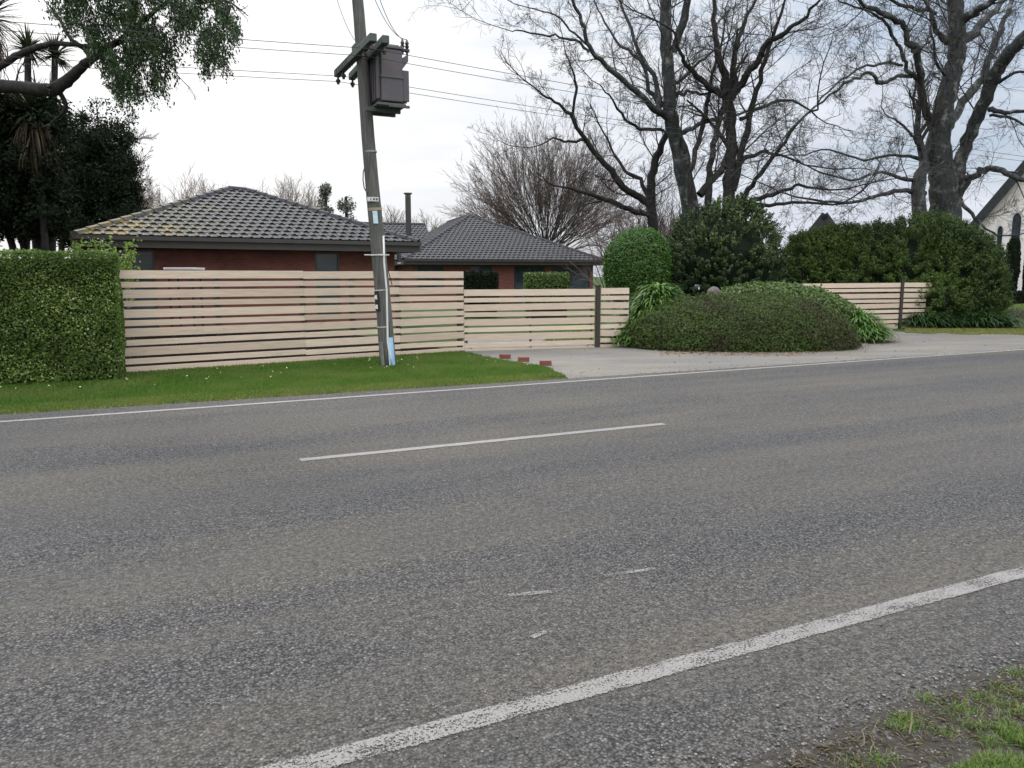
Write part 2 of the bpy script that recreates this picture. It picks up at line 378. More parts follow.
# near shoulder of dirt and stones
road_obj('shoulder', [(-30, -.6), (30, -.6), (30, 1.75), (-30, 1.62)], .003, M['dirt'])
o = bpy.data.objects['shoulder']
me = o.data; bm = bmesh.new(); bm.from_mesh(me); bm.clear()      # ragged edge towards the seal
K = 600; last = None
for i in range(K+1):
    a = -6+14*i/K
    base = near_edge(a)
    n1 = base+.05*mnoise.noise(Vector((a*4, 0, 0)))+.05*mnoise.noise(Vector((a*17, 3, 0)))
    c = [bm.verts.new((a, -.9, 0)), bm.verts.new((a, n1, 0))]
    if last: bm.faces.new((last[0], c[0], c[1], last[1]))
    last = c
bm.to_mesh(me); bm.free()
o.location.z = .004

# ------------------------------------------------------------ leaves
def leaves(name, pts, nrm, L, Wd, mat, parent=None, spread=.7, dirs=None, fold=.12, var=.35):
    n = len(pts); pts = np.asarray(pts, float); nrm = np.asarray(nrm, float)
    nn = nrm+rng.normal(0, spread, (n, 3)); nn /= np.linalg.norm(nn, axis=1)[:, None]+1e-9
    d = rng.normal(0, 1, (n, 3)) if dirs is None else np.asarray(dirs, float)+rng.normal(0, .3, (n, 3))
    d -= nn*np.sum(d*nn, axis=1)[:, None]; d /= np.linalg.norm(d, axis=1)[:, None]+1e-9
    s = np.cross(nn, d); k = (1+rng.uniform(-var, var, n))[:, None]
    a = pts-d*L*.5*k; c = pts+d*L*.5*k; b = pts+s*Wd*.5*k+nn*fold*L*k; e_ = pts-s*Wd*.5*k+nn*fold*L*k
    V = np.stack([a, b, c, e_], 1).reshape(-1, 3); i = np.arange(n)*4
    Fc = np.concatenate([np.stack([i, i+1, i+2], 1), np.stack([i, i+2, i+3], 1)])
    return link(name, np_mesh(name, V, Fc), mat, parent)
def lump(p, sc, amp): return amp*mnoise.noise(Vector(p)*sc)
def superell(c, r, ex, n, lumps=((1.2, .12), (3.5, .05)), depth=.06, zmin=None, upb=0):
    """points on a lumpy super-ellipsoid (upper part) with outward normals"""
    out = []; nr = []; c = Vector(c)
    while len(out) < n:
        v = Vector(rng.normal(0, 1, 3)).normalized()
        if v.z < -.05 and zmin is None: v.z = -v.z
        q = (abs(v.x)**ex+abs(v.y)**ex+abs(v.z)**ex)**(-1/ex)
        base = Vector((v.x*q*r[0], v.y*q*r[1], v.z*q*r[2]))
        k = 1+sum(lump(base+c, s_, a_) for s_, a_ in lumps)-abs(rng.normal(0, depth))
        if U() < .05: k += U()*.06
        p = c+base*k
        if zmin is not None and p.z < zmin: continue
        out.append(p[:]); nv = Vector((math.copysign(abs(v.x)**(ex-1), v.x)/r[0], math.copysign(abs(v.y)**(ex-1), v.y)/r[1], math.copysign(abs(v.z)**(ex-1), v.z)/r[2])).normalized(); nr.append(nv[:])
    return np.array(out), np.array(nr)
def corebox(name, c, r, mat, parent, ex=2.5, zmin=0, k=.86):
    bm = bmesh.new(); bmesh.ops.create_icosphere(bm, subdivisions=4, radius=1)
    for v in bm.verts:
        d = v.co.normalized(); q = (abs(d.x)**ex+abs(d.y)**ex+abs(d.z)**ex)**(-1/ex)
        b = Vector((d.x*q*r[0], d.y*q*r[1], d.z*q*r[2]))*k; b *= 1+.1*mnoise.noise((b+Vector(c))*1.3)
        v.co = Vector(c)+b; v.co.z = max(v.co.z, zmin)
    me = bpy.data.meshes.new(name); bm.to_mesh(me); bm.free(); return link(name, me, mat, parent)

# left clipped hedge
ML = {
 'hedge': leafmat('hedge_leaves', [(.035,.07,.01),(.07,.135,.02),(.11,.2,.032),(.19,.28,.065),(.36,.4,.2)], .5, .3, .25, (1.3, (.06,.11,.02))),
 'lime': leafmat('lime_leaves', [(.1,.17,.02),(.16,.25,.035),(.22,.32,.05)], .5, .4),
 'mound': leafmat('mound_leaves', [(.024,.052,.01),(.05,.1,.016),(.09,.16,.028),(.1,.095,.035)], .6, .2, .3, (1.0, (.06,.068,.024))),
 'mid': leafmat('mid_green_leaves', [(.04,.08,.02),(.08,.13,.03),(.13,.19,.05)], .5, .25, .3),
 'strap': leafmat('strap_leaves', [(.05,.12,.018),(.1,.2,.035),(.16,.28,.06)], .38, .3, .5),
 'strapdark': leafmat('dark_strap_leaves', [(.02,.05,.012),(.035,.08,.02),(.05,.11,.03)], .45, .3, .3),
 'topiary': leafmat('topiary_leaves', [(.025,.07,.01),(.045,.12,.014),(.075,.17,.02)], .45, .25, .4),
 'bush': leafmat('bush_leaves', [(.02,.04,.01),(.045,.08,.018),(.09,.14,.035),(.17,.22,.09)], .5, .25, .3, (.8, (.03,.055,.02))),
 'row': leafmat('shelter_leaves', [(.015,.034,.01),(.032,.06,.016),(.06,.095,.024)], .5, .25, .2, (.45, (.07,.115,.022))),
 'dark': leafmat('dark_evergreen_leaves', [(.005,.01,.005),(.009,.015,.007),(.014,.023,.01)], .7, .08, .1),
 'droop': leafmat('drooping_leaves', [(.018,.04,.012),(.03,.06,.018),(.05,.09,.028)], .5, .25, .3),
 'cord': leafmat('spiky_leaves', [(.025,.035,.015),(.04,.055,.025)], .5, .2, .3),
 'dead': leafmat('dead_leaf_skirt', [(.05,.038,.024),(.11,.085,.055),(.035,.026,.018)], .8, .2, .2),
 'grass': leafmat('grass_blades', [(.045,.105,.014),(.075,.155,.024),(.12,.2,.036)], .6, .4, .15, (.9, (.12,.18,.04))),
 'grass_dry': leafmat('verge_edge_grass', [(.09,.15,.025),(.16,.2,.04),(.27,.27,.09),(.2,.16,.08)], .7, .3, .2),
 'grass_near': leafmat('fresh_grass_blades', [(.045,.095,.014),(.08,.155,.022),(.14,.23,.04),(.24,.23,.1)], .5, .35, .3),
 'litter': leafmat('leaf_litter', [(.2,.14,.08),(.3,.22,.13),(.14,.08,.05)], .9, .1, .1),
 'petal': leafmat('fallen_pale_leaves', [(.5,.45,.28),(.42,.4,.3)], .9, .1, .1),
}
hA = G(0, 385.5); hB = G(124, 379.5); hd = (hB-hA).normalized(); hn = Vector((-hd.y, hd.x, 0))
HL = 5.2; HH = PZ(60, 252, 0)  # unused height helper
hh = P(60, 251.5, hB.y).z
hroot = empty('hedge', hB, 'tall clipped box-shaped green hedge at the left end of the slatted fence', 'hedge')
core = MB(); core.box(hB-hd*HL/2+hn*.62+Vector((0,0,hh/2-.05)), hd, hn, UP, HL/2-.1, .52, hh/2-.06); core.build('branches', M['core'], hroot, .05)
pts = []; nrm = []
def face_pts(n, fn, nv):
    for _ in range(n):
        p = fn(); p = p+nv*(.05*mnoise.noise(p*2.3)+.03*mnoise.noise(p*7)-abs(rng.normal(0, .035))); pts.append(p[:]); nrm.append(nv[:])
U = random.random
face_pts(42000, lambda: hB-hd*(U()*HL)+UP*(.03+U()*(hh-.06)), -hn)
face_pts(10000, lambda: hB-hd*(U()*HL)+hn*(U()*1.24)+UP*hh, UP)
face_pts(8000, lambda: hB+hn*(U()*1.24)+UP*(.03+U()*(hh-.06)), hd)
leaves('foliage', pts, nrm, .038, .024, ML['hedge'], hroot, .8)

# lime new growth behind the hedge
c = P(105, 262, 14.6)
sroot = empty('shrub', (c.x, c.y, 0), 'loose lime-green shrub sprouting above the end of the clipped hedge', 'shrub')
mb = MB(); pp = []; pn = []
for i in range(38):
    bx = P(76+60*U(), 300, 14.3+.8*U()); top = P(70+66*U(), 238+26*U(), bx.y); b0 = Vector((bx.x, bx.y, 0.05)); mid = b0.lerp(top, .6)+Vector((rng.normal(0,.05), 0, 0))
    mb.tube([b0, mid, top], [.008,.006,.003], 4)
    for k in range(60):
        t = .55+.45*U(); q = b0.lerp(top, t)+Vector(rng.normal(0, .055, 3)); pp.append(q[:]); pn.append((0, -.4, .8))
mb.build('stems', M['twig'], sroot); leaves('foliage', pp, pn, .075, .04, ML['lime'], sroot, .8)

# ------------------------------------------------------------ slatted fence, gates
WIDE, NARR, GAP = .137, .093, .0455
def slats(mb, a, b, ztop, seq, thick=.017, joints=None):
    """boards laid edge on edge downwards from ztop; a,b ground points"""
    a = Vector((a.x, a.y, 0)); b = Vector((b.x, b.y, 0)); z = ztop
    d = (b-a).normalized(); L = (b-a).length
    js = [0.0]+(joints or [])+[L]
    for ch in seq:
        h = WIDE if ch == 'w' else NARR
        for j0, j1 in zip(js[:-1], js[1:]):
            dz = rng.normal(0, .005, 2)
            mb.bar(a+d*(j0+.0015)+UP*(z-h/2+dz[0]), a+d*(j1-.0015)+UP*(z-h/2+dz[1]), thick, h)
        z -= h+GAP
    return z
fa = G(126, 372.6); fb = G(464, 351.0)
fd = (fb-fa).normalized(); fn = Vector((-fd.y, fd.x, 0)); FL = (fb-fa).length
ft = 1.69
froot = empty('fence', (fa+fb)/2, 'tall pale timber fence of horizontal slats behind the grass and the leaning pole', 'fence')
mb = MB(); slats(mb, fa, fb, ft, 'wnwnwnwnwnw', joints=[FL*.47, FL*.77]); mb.build('slat_panel', M['timber'], froot)
for t in (.004, .235, .47, .62, .77, .99):
    c = fa+fd*(FL*t)+fn*.062
    MB().box(c+UP*(ft/2-.03), fd, fn, UP, .045, .045, ft/2-.01).build('post', M['darkpost'], froot)
ga = fb+fd*.01; gb = G(596, 347.0); gc = G(628, 346.2); gd = (gb-ga).normalized(); gn = Vector((-gd.y, gd.x, 0))
gt = P(540, 289, G(540, 349).y).z
def gate(name, a, b, ztop, label, cat, mid=.5):
    root = empty(name, (a+b)/2, label, cat); L = (b-a).length; d = (b-a).normalized(); n = Vector((-d.y, d.x, 0))
    mb = MB(); z = slats(mb, a+UP*0, b, ztop, 'wnwnwnwnw'); 
    mb.build('slat_panel', M['timber'], root)
    f = MB()
    for t in (.02, mid, .98): f.box(a+d*(L*t)+n*.04+UP*(ztop/2+.02), d, n, UP, .02, .02, ztop/2-.05)
    f.bar(a+n*.035+UP*(z+.09), b+n*.035+UP*(z+.09), .03, .04); f.bar(a+n*.035+UP*(ztop-.1), b+n*.035+UP*(ztop-.1), .03, .04)
    f.build('gate_frame', M['darkpost'], root)
    for t in (.05, .5, .95):
        c = a+d*(L*t)+n*.03+UP*.035; MB().tube([c-n*.015, c+n*.015], .03, 14).build('wheel', M['steel'], root)
    return root
gate('gate', ga, gb-gd*.05, gt, 'pale timber slatted sliding gate lower than the fence, left of the dark gatepost', 'gate')
def gpost(c, h, label, wd=.055):
    root = empty('gatepost', c, label, 'post')
    MB().box(c+UP*(h/2), gd, gn, UP, wd, wd, h/2).build('post', M['darkpost'], root, .004)
    MB().box(c+UP*(h+.012), gd, gn, UP, wd+.01, wd+.01, .012).build('cap', M['darkpost'], root, .003)
gpost(gb+gd*.03, P(597, 287.0, gb.y).z+.02, 'dark square timber gatepost beside the long strappy-leaved clump', .042)
root = empty('fence', (gb+gc)/2, 'short pale slatted fence panel between the dark gatepost and the strappy green clump', 'fence')
mb = MB(); slats(mb, gb+gd*.1, gc, gt+.02, 'wnwnwnwnw'); mb.build('slat_panel', M['timber'], root)
MB().box(gc-gd*.05+gn*.06+UP*.65, gd, gn, UP, .04, .04, .63).build('post', M['darkpost'], root)
# right gate
ra = P(800, 330, 22.6); ra.z = 0; rb = G(899, 327.8); rb2 = rb+(rb-ra).normalized()*1.25
rt = P(899, 282.8, rb.y).z
gate('gate', ra, rb-(rb-ra).normalized()*.06, rt, 'pale timber slatted gate across the far driveway, right of the round clipped mound', 'gate', .3)
gpost(rb, rt+.08, 'dark gatepost standing at the right end of the far slatted gate', .05)
root = empty('fence', (rb+rb2)/2, 'pale slatted fence stub right of the far gatepost, running into the dark shelter hedge', 'fence')
mb = MB(); slats(mb, rb+(rb-ra).normalized()*.09, rb2, rt, 'wnwnwnwnw'); mb.build('slat_panel', M['timber'], root)
MB().box(rb2+gn*.05+UP*.6, gd, gn, UP, .04, .04, .6).build('post', M['darkpost'], root)

# ------------------------------------------------------------ house
def tiled(name, poly, mat, parent, step=.3, course=.345, over=.0):
    """poly: 3-D polygon, first edge = eave (left->right seen from outside); makes stepped, wavy concrete tiles"""
    a, b = poly[0], poly[1]; e = (b-a).normalized()
    q = max(poly[2:], key=lambda p: p.z); s = (q-a); s = (s-e*s.dot(e)).normalized(); nrm_ = e.cross(s)
    if nrm_.z < 0: nrm_ = -nrm_
    P2 = [((p-a).dot(e), (p-a).dot(s)) for p in poly]; vmax = max(p[1] for p in P2)
    def span(v):
        xs = []
        for i in range(len(P2)):
            (u0, v0), (u1, v1) = P2[i], P2[(i+1) % len(P2)]
            if abs(v1-v0) < 1e-6:
                if abs(v-v0) < 1e-4: xs += [u0, u1]
                continue
            t = (v-v0)/(v1-v0)
            if -1e-6 <= t <= 1+1e-6: xs.append(u0+t*(u1-u0))
        return (min(xs), max(xs)) if xs else (0, 0)
    V = []; Fc = []; sub = step/6; row = 0; v = 0
    def wave(u, r):
        ph = ((u/step+(r % 2)*.5) % 1.0)
        return .034*(max(0, math.sin(ph*2*math.pi))**.8) + .010*(max(0, -math.sin(ph*2*math.pi)))
    while v < vmax-1e-4:
        v1 = min(v+course, vmax-1e-5); l0, r0 = span(v if v > 0 else 1e-5); l1, r1 = span(v1)
        lo = min(l0, l1); hi = max(r0, r1); k0 = math.floor(lo/sub); k1 = math.ceil(hi/sub)
        b0 = len(V); n = 0
        for k in range(k0, k1+1):
            u = k*sub; u0 = min(max(u, l0), r0); u1 = min(max(u, l1), r1); wv = wave(u, row)
            V.append(a+e*u0+s*(v-.005)+nrm_*(-.01)); V.append(a+e*u0+s*(v-.035)+nrm_*(wv+.038)); V.append(a+e*u1+s*v1+nrm_*(wv*1.0+.002)); n += 1
        for k in range(n-1):
            i = b0+k*3
            if (V[i+1]-V[i+4]).length < 1e-5 and (V[i+2]-V[i+5]).length < 1e-5: continue
            Fc += [(i, i+3, i+4, i+1), (i+1, i+4, i+5, i+2)]
        v = v1; row += 1
    me = bpy.data.meshes.new(name); me.from_pydata([tuple(p) for p in V], [], Fc); me.update(); return link(name, me, mat, parent)
def caps(name, a, b, mat, parent, L=.42):
    d = (b-a); n = max(1, int(d.length/L)); d.normalize(); st = (b-a).length/n; mb = MB()
    side = d.cross(UP).normalized(); up = side.cross(d)
    for i in range(n):
        p = a+d*(i*st); pr = [(-.15,-.03),(-.09,.06),(0,.085),(.09,.06),(.15,-.03)]
        A = [p-d*.02+side*x*1.08+up*(y+.03) for x, y in pr]; B = [p+d*(st+.01)+side*x*.92+up*(y+.005) for x, y in pr]
        k = len(mb.v); mb.v += A+B; mb.f += [(k+j, k+j+1, k+6+j, k+5+j) for j in range(4)]; mb.f += [(k, k+1, k+2, k+3, k+4)]
    return mb.build(name, mat, parent)
def uvwall(name, a, b, z0, z1, mat, parent, inward, thick=.12, holes=()):
    """upright wall slab with a metric uv map; holes = (u0,u1,z0,z1)"""
    d = (b-a).normalized(); L = (b-a).length; us = sorted({0, L, *[h[0] for h in holes], *[h[1] for h in holes]}); zs = sorted({z0, z1, *[h[2] for h in holes], *[h[3] for h in holes]})
    me = bpy.data.meshes.new(name); V = []; Fc = []; UV = []
    def quad(p, uv): k = len(V); V.extend(p); Fc.append((k, k+1, k+2, k+3)); UV.extend(uv)
    for i in range(len(us)-1):
        for j in range(len(zs)-1):
            cu = (us[i]+us[i+1])/2; cz = (zs[j]+zs[j+1])/2
            if any(h[0] < cu < h[1] and h[2] < cz < h[3] for h in holes): continue
            q = [(us[i], zs[j]), (us[i+1], zs[j]), (us[i+1], zs[j+1]), (us[i], zs[j+1])]
            quad([a+d*u+UP*(z-a.z) for u, z in q], q)
    for h in holes:   # reveals
        q = [(h[0], h[2]), (h[1], h[2]), (h[1], h[3]), (h[0], h[3])]
        for k in range(4):
            (u0, y0), (u1, y1) = q[k], q[(k+1) % 4]; p0 = a+d*u0+UP*(y0-a.z); p1 = a+d*u1+UP*(y1-a.z)
            quad([p0, p1, p1+inward*.1, p0+inward*.1], [(u0, y0), (u1, y1), (u1, y1+.1), (u0, y0+.1)])
    me.from_pydata([tuple(p) for p in V], [], Fc); u = me.uv_layers.new(name='UVMap')
    for i, c in enumerate(UV): u.data[i].uv = c
    me.update(); return link(name, me, mat, parent)
ZE = 2.38
E0 = PZ(76, 246.8, ZE); E1 = PZ(418, 252.3, ZE); ed = (E1-E0).normalized(); en = Vector((-ed.y, ed.x, 0)); EW = (E1-E0).length
print('house1', E0, E1, EW)
house = empty('brick_house', (E0+E1)/2*Vector((1,1,0)) if False else Vector(((E0.x+E1.x)/2, (E0.y+E1.y)/2, 0)), 'red brick house with dark tiled hip roofs behind the slatted fence', 'house')
fz = .33       # fascia height
Rz = ZE+fz
e0 = E0+UP*fz; e1 = E1+UP*fz
# apex where the ray through the pictured peak meets the vertical plane through the middle of the block
mid = (e0+e1)/2; dr = ray(231, 189); 
half = EW*.47
ctr = mid+en*half
t_ = (ctr.y)/dr.y; AZ = HC+dr.z*t_
apx = Vector((ctr.x, ctr.y, AZ)); print('apex px check', 512+F*ctr.x/(ctr.y*cp-(AZ-HC)*sp), AZ)
dl = P(229, 189, ctr.y); apL = Vector((dl.x, ctr.y, AZ)); apR = apL+ed*.55
e2 = e1+en*(2*half); e3 = e0+en*(2*half)
M['tile1'] = tile('roof_tiles_lichen', (E0+ed*.8+en*.4+UP*.5, 5.0)); M['tile2'] = tile('roof_tiles')
r1 = tiled('roof', [e0, e1, apR, apL], M['tile1'], house)
# tiles of the other three slopes join the same roof as its slopes
tiled('roof_slope', [e3, e0, apL], M['tile1'], r1); tiled('roof_slope', [e1, e2, apR], M['tile1'], r1); tiled('roof_slope', [e2, e3, apL, apR], M['tile1'], r1)
for a_, b_ in ((e0, apL), (e1, apR), (apL, apR)): caps('ridge_cap', a_, b_, M['tile1'], r1)
def fascia(a, b, out, parent, h=fz, z=ZE):
    mb = MB(); d = (b-a).normalized()
    mb.bar(Vector((a.x, a.y, z+h*.32)), Vector((b.x, b.y, z+h*.32)), .03, h*.62)
    mb.bar(Vector((a.x, a.y, z+h*.8))+out*.06, Vector((b.x, b.y, z+h*.8))+out*.06, .13, h*.34)
    return mb.build('fascia', M['fascia'], parent)
fascia(E0-ed*.08, E1+ed*.08, -en, r1); fascia(e0, e3, -ed, r1); fascia(e1, e2, ed, r1)
MB().poly([E0+UP*.02, E1+UP*.02, E1+en*(2*half)+UP*.02, E0+en*(2*half)+UP*.02]).build('soffit', M['soffit'], r1)
OV = .6
wa = E0+ed*OV+en*OV; wb = E1-ed*OV+en*OV; wa.z = wb.z = 0; 
def wu(px, a=wa, b=wb):      # distance along a wall at pixel column px
    d = ray(px, 262); n2 = Vector((-(b-a).y, (b-a).x, 0)); t = (a.x*n2.x+a.y*n2.y)/(d.x*n2.x+d.y*n2.y)
    return (Vector((d.x*t, d.y*t, 0))-a).dot((b-a).normalized())
u0, u1 = wu(315), wu(339.5); u2 = wu(137); u3 = wu(155)
uvwall('wall', wa, wb, 0, ZE+.02, M['brick'], house, en, holes=[(u0, u1, .35, ZE-.03), (u2-1.6, u3, .02, ZE-.03)])
uvwall('wall', wb, wb+en*(2*half-2*OV), 0, ZE+.02, M['brick'], house, -ed); uvwall('wall', wa+en*(2*half-2*OV), wa, 0, ZE+.02, M['brick'], house, ed)
uvwall('wall', wb+en*(2*half-2*OV), wa+en*(2*half-2*OV), 0, ZE+.02, M['brick'], house, -en)
def window(a, d, n, u0, u1, z0, z1, parent, mull=(), pane='glass', name='window'):
    f = MB(); t = .06; off = n*.05
    def bx(ua, ub, za, zb): f.box(a+d*((ua+ub)/2)+off+UP*((za+zb)/2), d, n, UP, (ub-ua)/2, .035, (zb-za)/2)
    bx(u0, u0+t, z0, z1); bx(u1-t, u1, z0, z1); bx(u0+t, u1-t, z1-t, z1); bx(u0+t, u1-t, z0, z0+t)
    for m_ in mull: bx(m_-t/2, m_+t/2, z0+t, z1-t)
    w_ = f.build(name, M['frame'], parent)
    g = MB(); g.poly([a+d*(u0+t/2)+off+UP*(z0+t/2), a+d*(u1-t/2)+off+UP*(z0+t/2), a+d*(u1-t/2)+off+UP*(z1-t/2), a+d*(u0+t/2)+off+UP*(z1-t/2)]); g.build('pane', M[pane], w_)
    return w_
w1 = window(wa, ed, en, u0, u1, .35, ZE-.03, house)
cm = MB()
for i in range(24):
    ua = u0+.06+(u1-u0-.12)*i/24; cm.poly([wa+ed*ua+en*(.16+.02*(i % 2))+UP*.4, wa+ed*(ua+(u1-u0-.12)/24)+en*(.16+.02*((i+1) % 2))+UP*.4, wa+ed*(ua+(u1-u0-.12)/24)+en*(.16+.02*((i+1) % 2))+UP*2.15, wa+ed*ua+en*(.16+.02*(i % 2))+UP*2.15])
cm.build('curtain', M['curtain'], w1)
window(wa, ed, en, u2-1.6, u3, .02, ZE-.03, house, mull=((u2-.9),), name='glass_door')
# eave lamp at the right corner
lc = P(399, 254, E1.y-1.0); lc.z = ZE; lr = MB(); lr.tube([lc+UP*.0, lc-UP*.08], .03, 8); lr.tube([lc-UP*.08, lc-UP*.34], [.06, .085], 12)
ll = lr.build('eave_lamp', M['black'], house); MB().tube([lc-UP*.34, lc-UP*.39], [.07,.06], 12).build('lamp_glass', M['white'], ll)

# second wing
ZF = 2.25; F0 = P(404, 265.0, 44.0); F1 = P(604, 265.8, 47.5); F0.z = F1.z = ZF
wd_ = (F1-F0).normalized(); wn = Vector((-wd_.y, wd_.x, 0)); f0 = F0+UP*.3; f1 = F1+UP*.3
A2 = P(469, 215.5, 52.0); R2 = A2+wn*7; L2 = f0+wn*13; B2 = f1+wn*13
r2 = tiled('roof', [f0, f1, A2], M['tile2'], house)
tiled('roof_slope', [L2, f0, A2, R2], M['tile2'], r2); tiled('roof_slope', [f1, B2, R2, A2], M['tile2'], r2)
for a_, b_ in ((f0, A2), (f1, A2), (A2, R2)): caps('ridge_cap', a_, b_, M['tile2'], r2)
mb = MB(); mb.bar(Vector((F0.x, F0.y, ZF+.1)), Vector((F1.x, F1.y, ZF+.1)), .03, .2); mb.bar(Vector((F0.x, F0.y, ZF+.24))-wn*.06, Vector((F1.x, F1.y, ZF+.24))-wn*.06, .13, .12)
mb.bar(F0+UP*.12, F0+wn*13+UP*.12, .04, .26); mb.bar(F1+UP*.12, F1+wn*13+UP*.12, .04, .26); mb.build('fascia', M['fascia'], r2)
MB().poly([F0+UP*.03, F1+UP*.03, F1+wn*13+UP*.03, F0+wn*13+UP*.03]).build('soffit', M['soffit'], r2)
# link roof to the left with the flue on it
k0 = P(320, 222.5, 55); k1 = P(425, 222.5, 57); k1.z = k0.z; kd = (k1-k0).normalized(); kn = Vector((-kd.y, kd.x, 0)); g0 = k0-kn*6.5; g1 = k1-kn*6.5; g0.z = g1.z = 2.45
r3 = tiled('roof', [g0, g1, k1, k0], M['tile2'], house); g2 = g0+kn*13; g3 = g1+kn*13
tiled('roof_slope', [g3, g2, k0, k1], M['tile2'], r3); caps('ridge_cap', k0, k1, M['tile2'], r3)
fl0 = P(408.5, 228, 52.5); fl1 = P(408, 196, 52.5); fm = MB(); fm.tube([fl0-UP*.5, Vector((fl0.x, fl0.y, fl1.z))], .19, 16)
flue = fm.build('flue', M['fascia'], r3); top = Vector((fl0.x, fl0.y, fl1.z)); MB().tube([top+UP*.04, top+UP*.14], .21, 16).tube([top+UP*.14, top+UP*.2], [.3,.28], 16).build('flue_cowl', M['fascia'], flue)
va = F0+wd_*.5+wn*.5; vb = F1-wd_*.5+wn*.5; va.z = vb.z = 0
vu = lambda px: wu(px, va, vb)
holes = [(vu(417), vu(444), .8, 2.2), (vu(470)-.0, vu(492), .1, 2.2), (vu(514), vu(545), .02, 2.2), (vu(552), vu(590), .02, 2.2)]
uvwall('wall', va, vb, 0, ZF+.05, M['brick'], house, wn, holes=holes)
uvwall('wall', vb, vb+wn*12, 0, ZF+.05, M['brick'], house, -wd_); uvwall('wall', va+wn*12, va, 0, ZF+.05, M['brick'], house, wd_)
for i, h in enumerate(holes): window(va, wd_, wn, h[0], h[1], h[2], h[3], house, mull=((h[0]+h[1])/2,), name='window' if i < 2 else 'glass_door')
ha = g0+kn*.5; hb = g1+kn*.5; ha.z = hb.z = 0; uvwall('wall', ha, hb, 0, 2.45, M['brick'], house, kn)

# clipped hedges close to the house
def boxhedge(px0, px1, ytop, Y, label, mat, n=5000, dep=.8, base=0):
    a = P(px0, 290, Y); b = P(px1, 290, Y); zt = P(px0, ytop, Y).z; c = Vector(((a.x+b.x)/2, Y+dep/2, zt/2)); hw = (b.x-a.x)/2
    root = empty('hedge', (c.x, c.y, 0), label, 'hedge', 'clipped hedges in front of the house wing')
    MB().box(c-UP*.03, Vector((1,0,0)), Vector((0,1,0)), UP, hw-.06, dep/2-.06, zt/2-.05).build('branches', M['core'], root, .04)
    p = []; q = []
    for _ in range(n):
        f = U()
        if f < .6: p.append((c.x+(2*U()-1)*hw, Y+.04*rng.normal(), zt*(.3+.7*U()))); q.append((0,-1,.3))
        elif f < .85: p.append((c.x+(2*U()-1)*hw, Y+dep*U(), zt+.03*rng.normal())); q.append((0,0,1))
        else: s_ = 1 if U() < .5 else -1; p.append((c.x+s_*hw, Y+dep*U(), zt*(.3+.7*U()))); q.append((s_,0,.2))
    leaves('foliage', p, q, .07, .045, mat, root, .7)
boxhedge(464, 498, 272.5, 30, 'dark clipped hedge seen over the gate, left of the brick pier', ML['dark'])
boxhedge(524, 569, 274, 29, 'brighter green clipped hedge seen over the middle of the gate', ML['mid'])

# pale board and dark cover behind the fence top
bY = 16.4
root = empty('garden_table', P(185, 330, bY)*Vector((1,1,0)) if False else Vector((P(185,330,bY).x, bY, 0)), 'pale flat board edge showing just above the left part of the fence', 'table')
a = P(172, 268.7, bY); b = P(197, 268.7, bY)
MB().box((a+b)/2, Vector((1,0,0)), Vector((0,1,0)), UP, (b.x-a.x)/2+.05, .3, .022).build('tabletop', M['white'], root, .004)
for sx in (-1, 1):
    for sy in (-1, 1):
        c = (a+b)/2+Vector((sx*.24, sy*.22, 0)); MB().box(Vector((c.x, c.y, (a.z-.03)/2)), Vector((1,0,0)), Vector((0,1,0)), UP, .02, .02, (a.z-.05)/2).build('leg', M['black'], root)

# ------------------------------------------------------------ utility pole
pb = G(388, 365.2); PY = pb.y
pt = P(357, 0, PY); pdir = (pt-pb).normalized(); Ltot = (pt-pb).length
polz = lambda z: pb+pdir*((z-pb.z)/pdir.z)
rad = lambda z: .146-(.05*z/pt.z)
pole = empty('power_pole', pb, 'leaning weathered timber power pole standing in the grass in front of the fence', 'power pole')
zs = [-.15, .3, 1, 2, 3, 4, 5, 6, 7, 8.1]
MB().tube([polz(z)+Vector((.012*math.sin(z*1.3), 0, 0)) for z in zs], [rad(z) for z in zs], 20).build('pole', M['pole'], pole, smooth=True)
def onpole(px, py, out=.012):   # a point on the camera-facing side of the pole
    p = P(px, py, PY); r = rad(p.z); c = polz(p.z); dx = max(-r*.95, min(r*.95, p.x-c.x)); return Vector((c.x+dx, c.y-math.sqrt(r*r-dx*dx)-out, p.z))
arms = []
for (p0, p1, nm) in (((373.5, 37, 12.75), (337, 74, 15.0), 'arm'), ((386, 39, 12.9), (351.5, 77, 15.1), 'arm')):
    a, b = P(*p0), P(*p1); arms.append((a, b)); o_ = MB().bar(a, b, .115, .125).build('crossarm', M['arm'], pole, .012)
    if nm: pass
att = []
def insul(c, parent, up=-1):
    MB().tube([c, c+UP*up*.05, c+UP*up*.06, c+UP*up*.1, c+UP*up*.11, c+UP*up*.14], [.018,.02,.042,.045,.028,.024], 12).build('insulator', M['porcelain'], parent)
for (a, b) in arms:
    for t in ((.04, .22, .8, .97) if a is arms[0][0] else (.05, .97)):
        c = a.lerp(b, t)-UP*.06; insul(c, pole); 
        if a is arms[0][0]: att.append(c-UP*.09)
# top cross arm above the picture, holds the high wires
tz = polz(7.35); ta = tz-RN*1.15-RD*.16; tb = tz+RN*1.15-RD*.16; MB().bar(ta, tb, .1, .12).build('crossarm', M['arm'], pole, .01)
hv = []
for t in (.03, .35, .97):
    c = ta.lerp(tb, t)+UP*.06; insul(c, pole, 1); hv.append(c+UP*.15)
# bolts / straps round the pole at the arms
for z in (polz(5.55).z,):
    c = P(361, 52, PY); MB().box(c+Vector((0,-.02,0)), RD, RN, UP, .13, .12, .1).build('bracket', M['arm'], pole, .01)
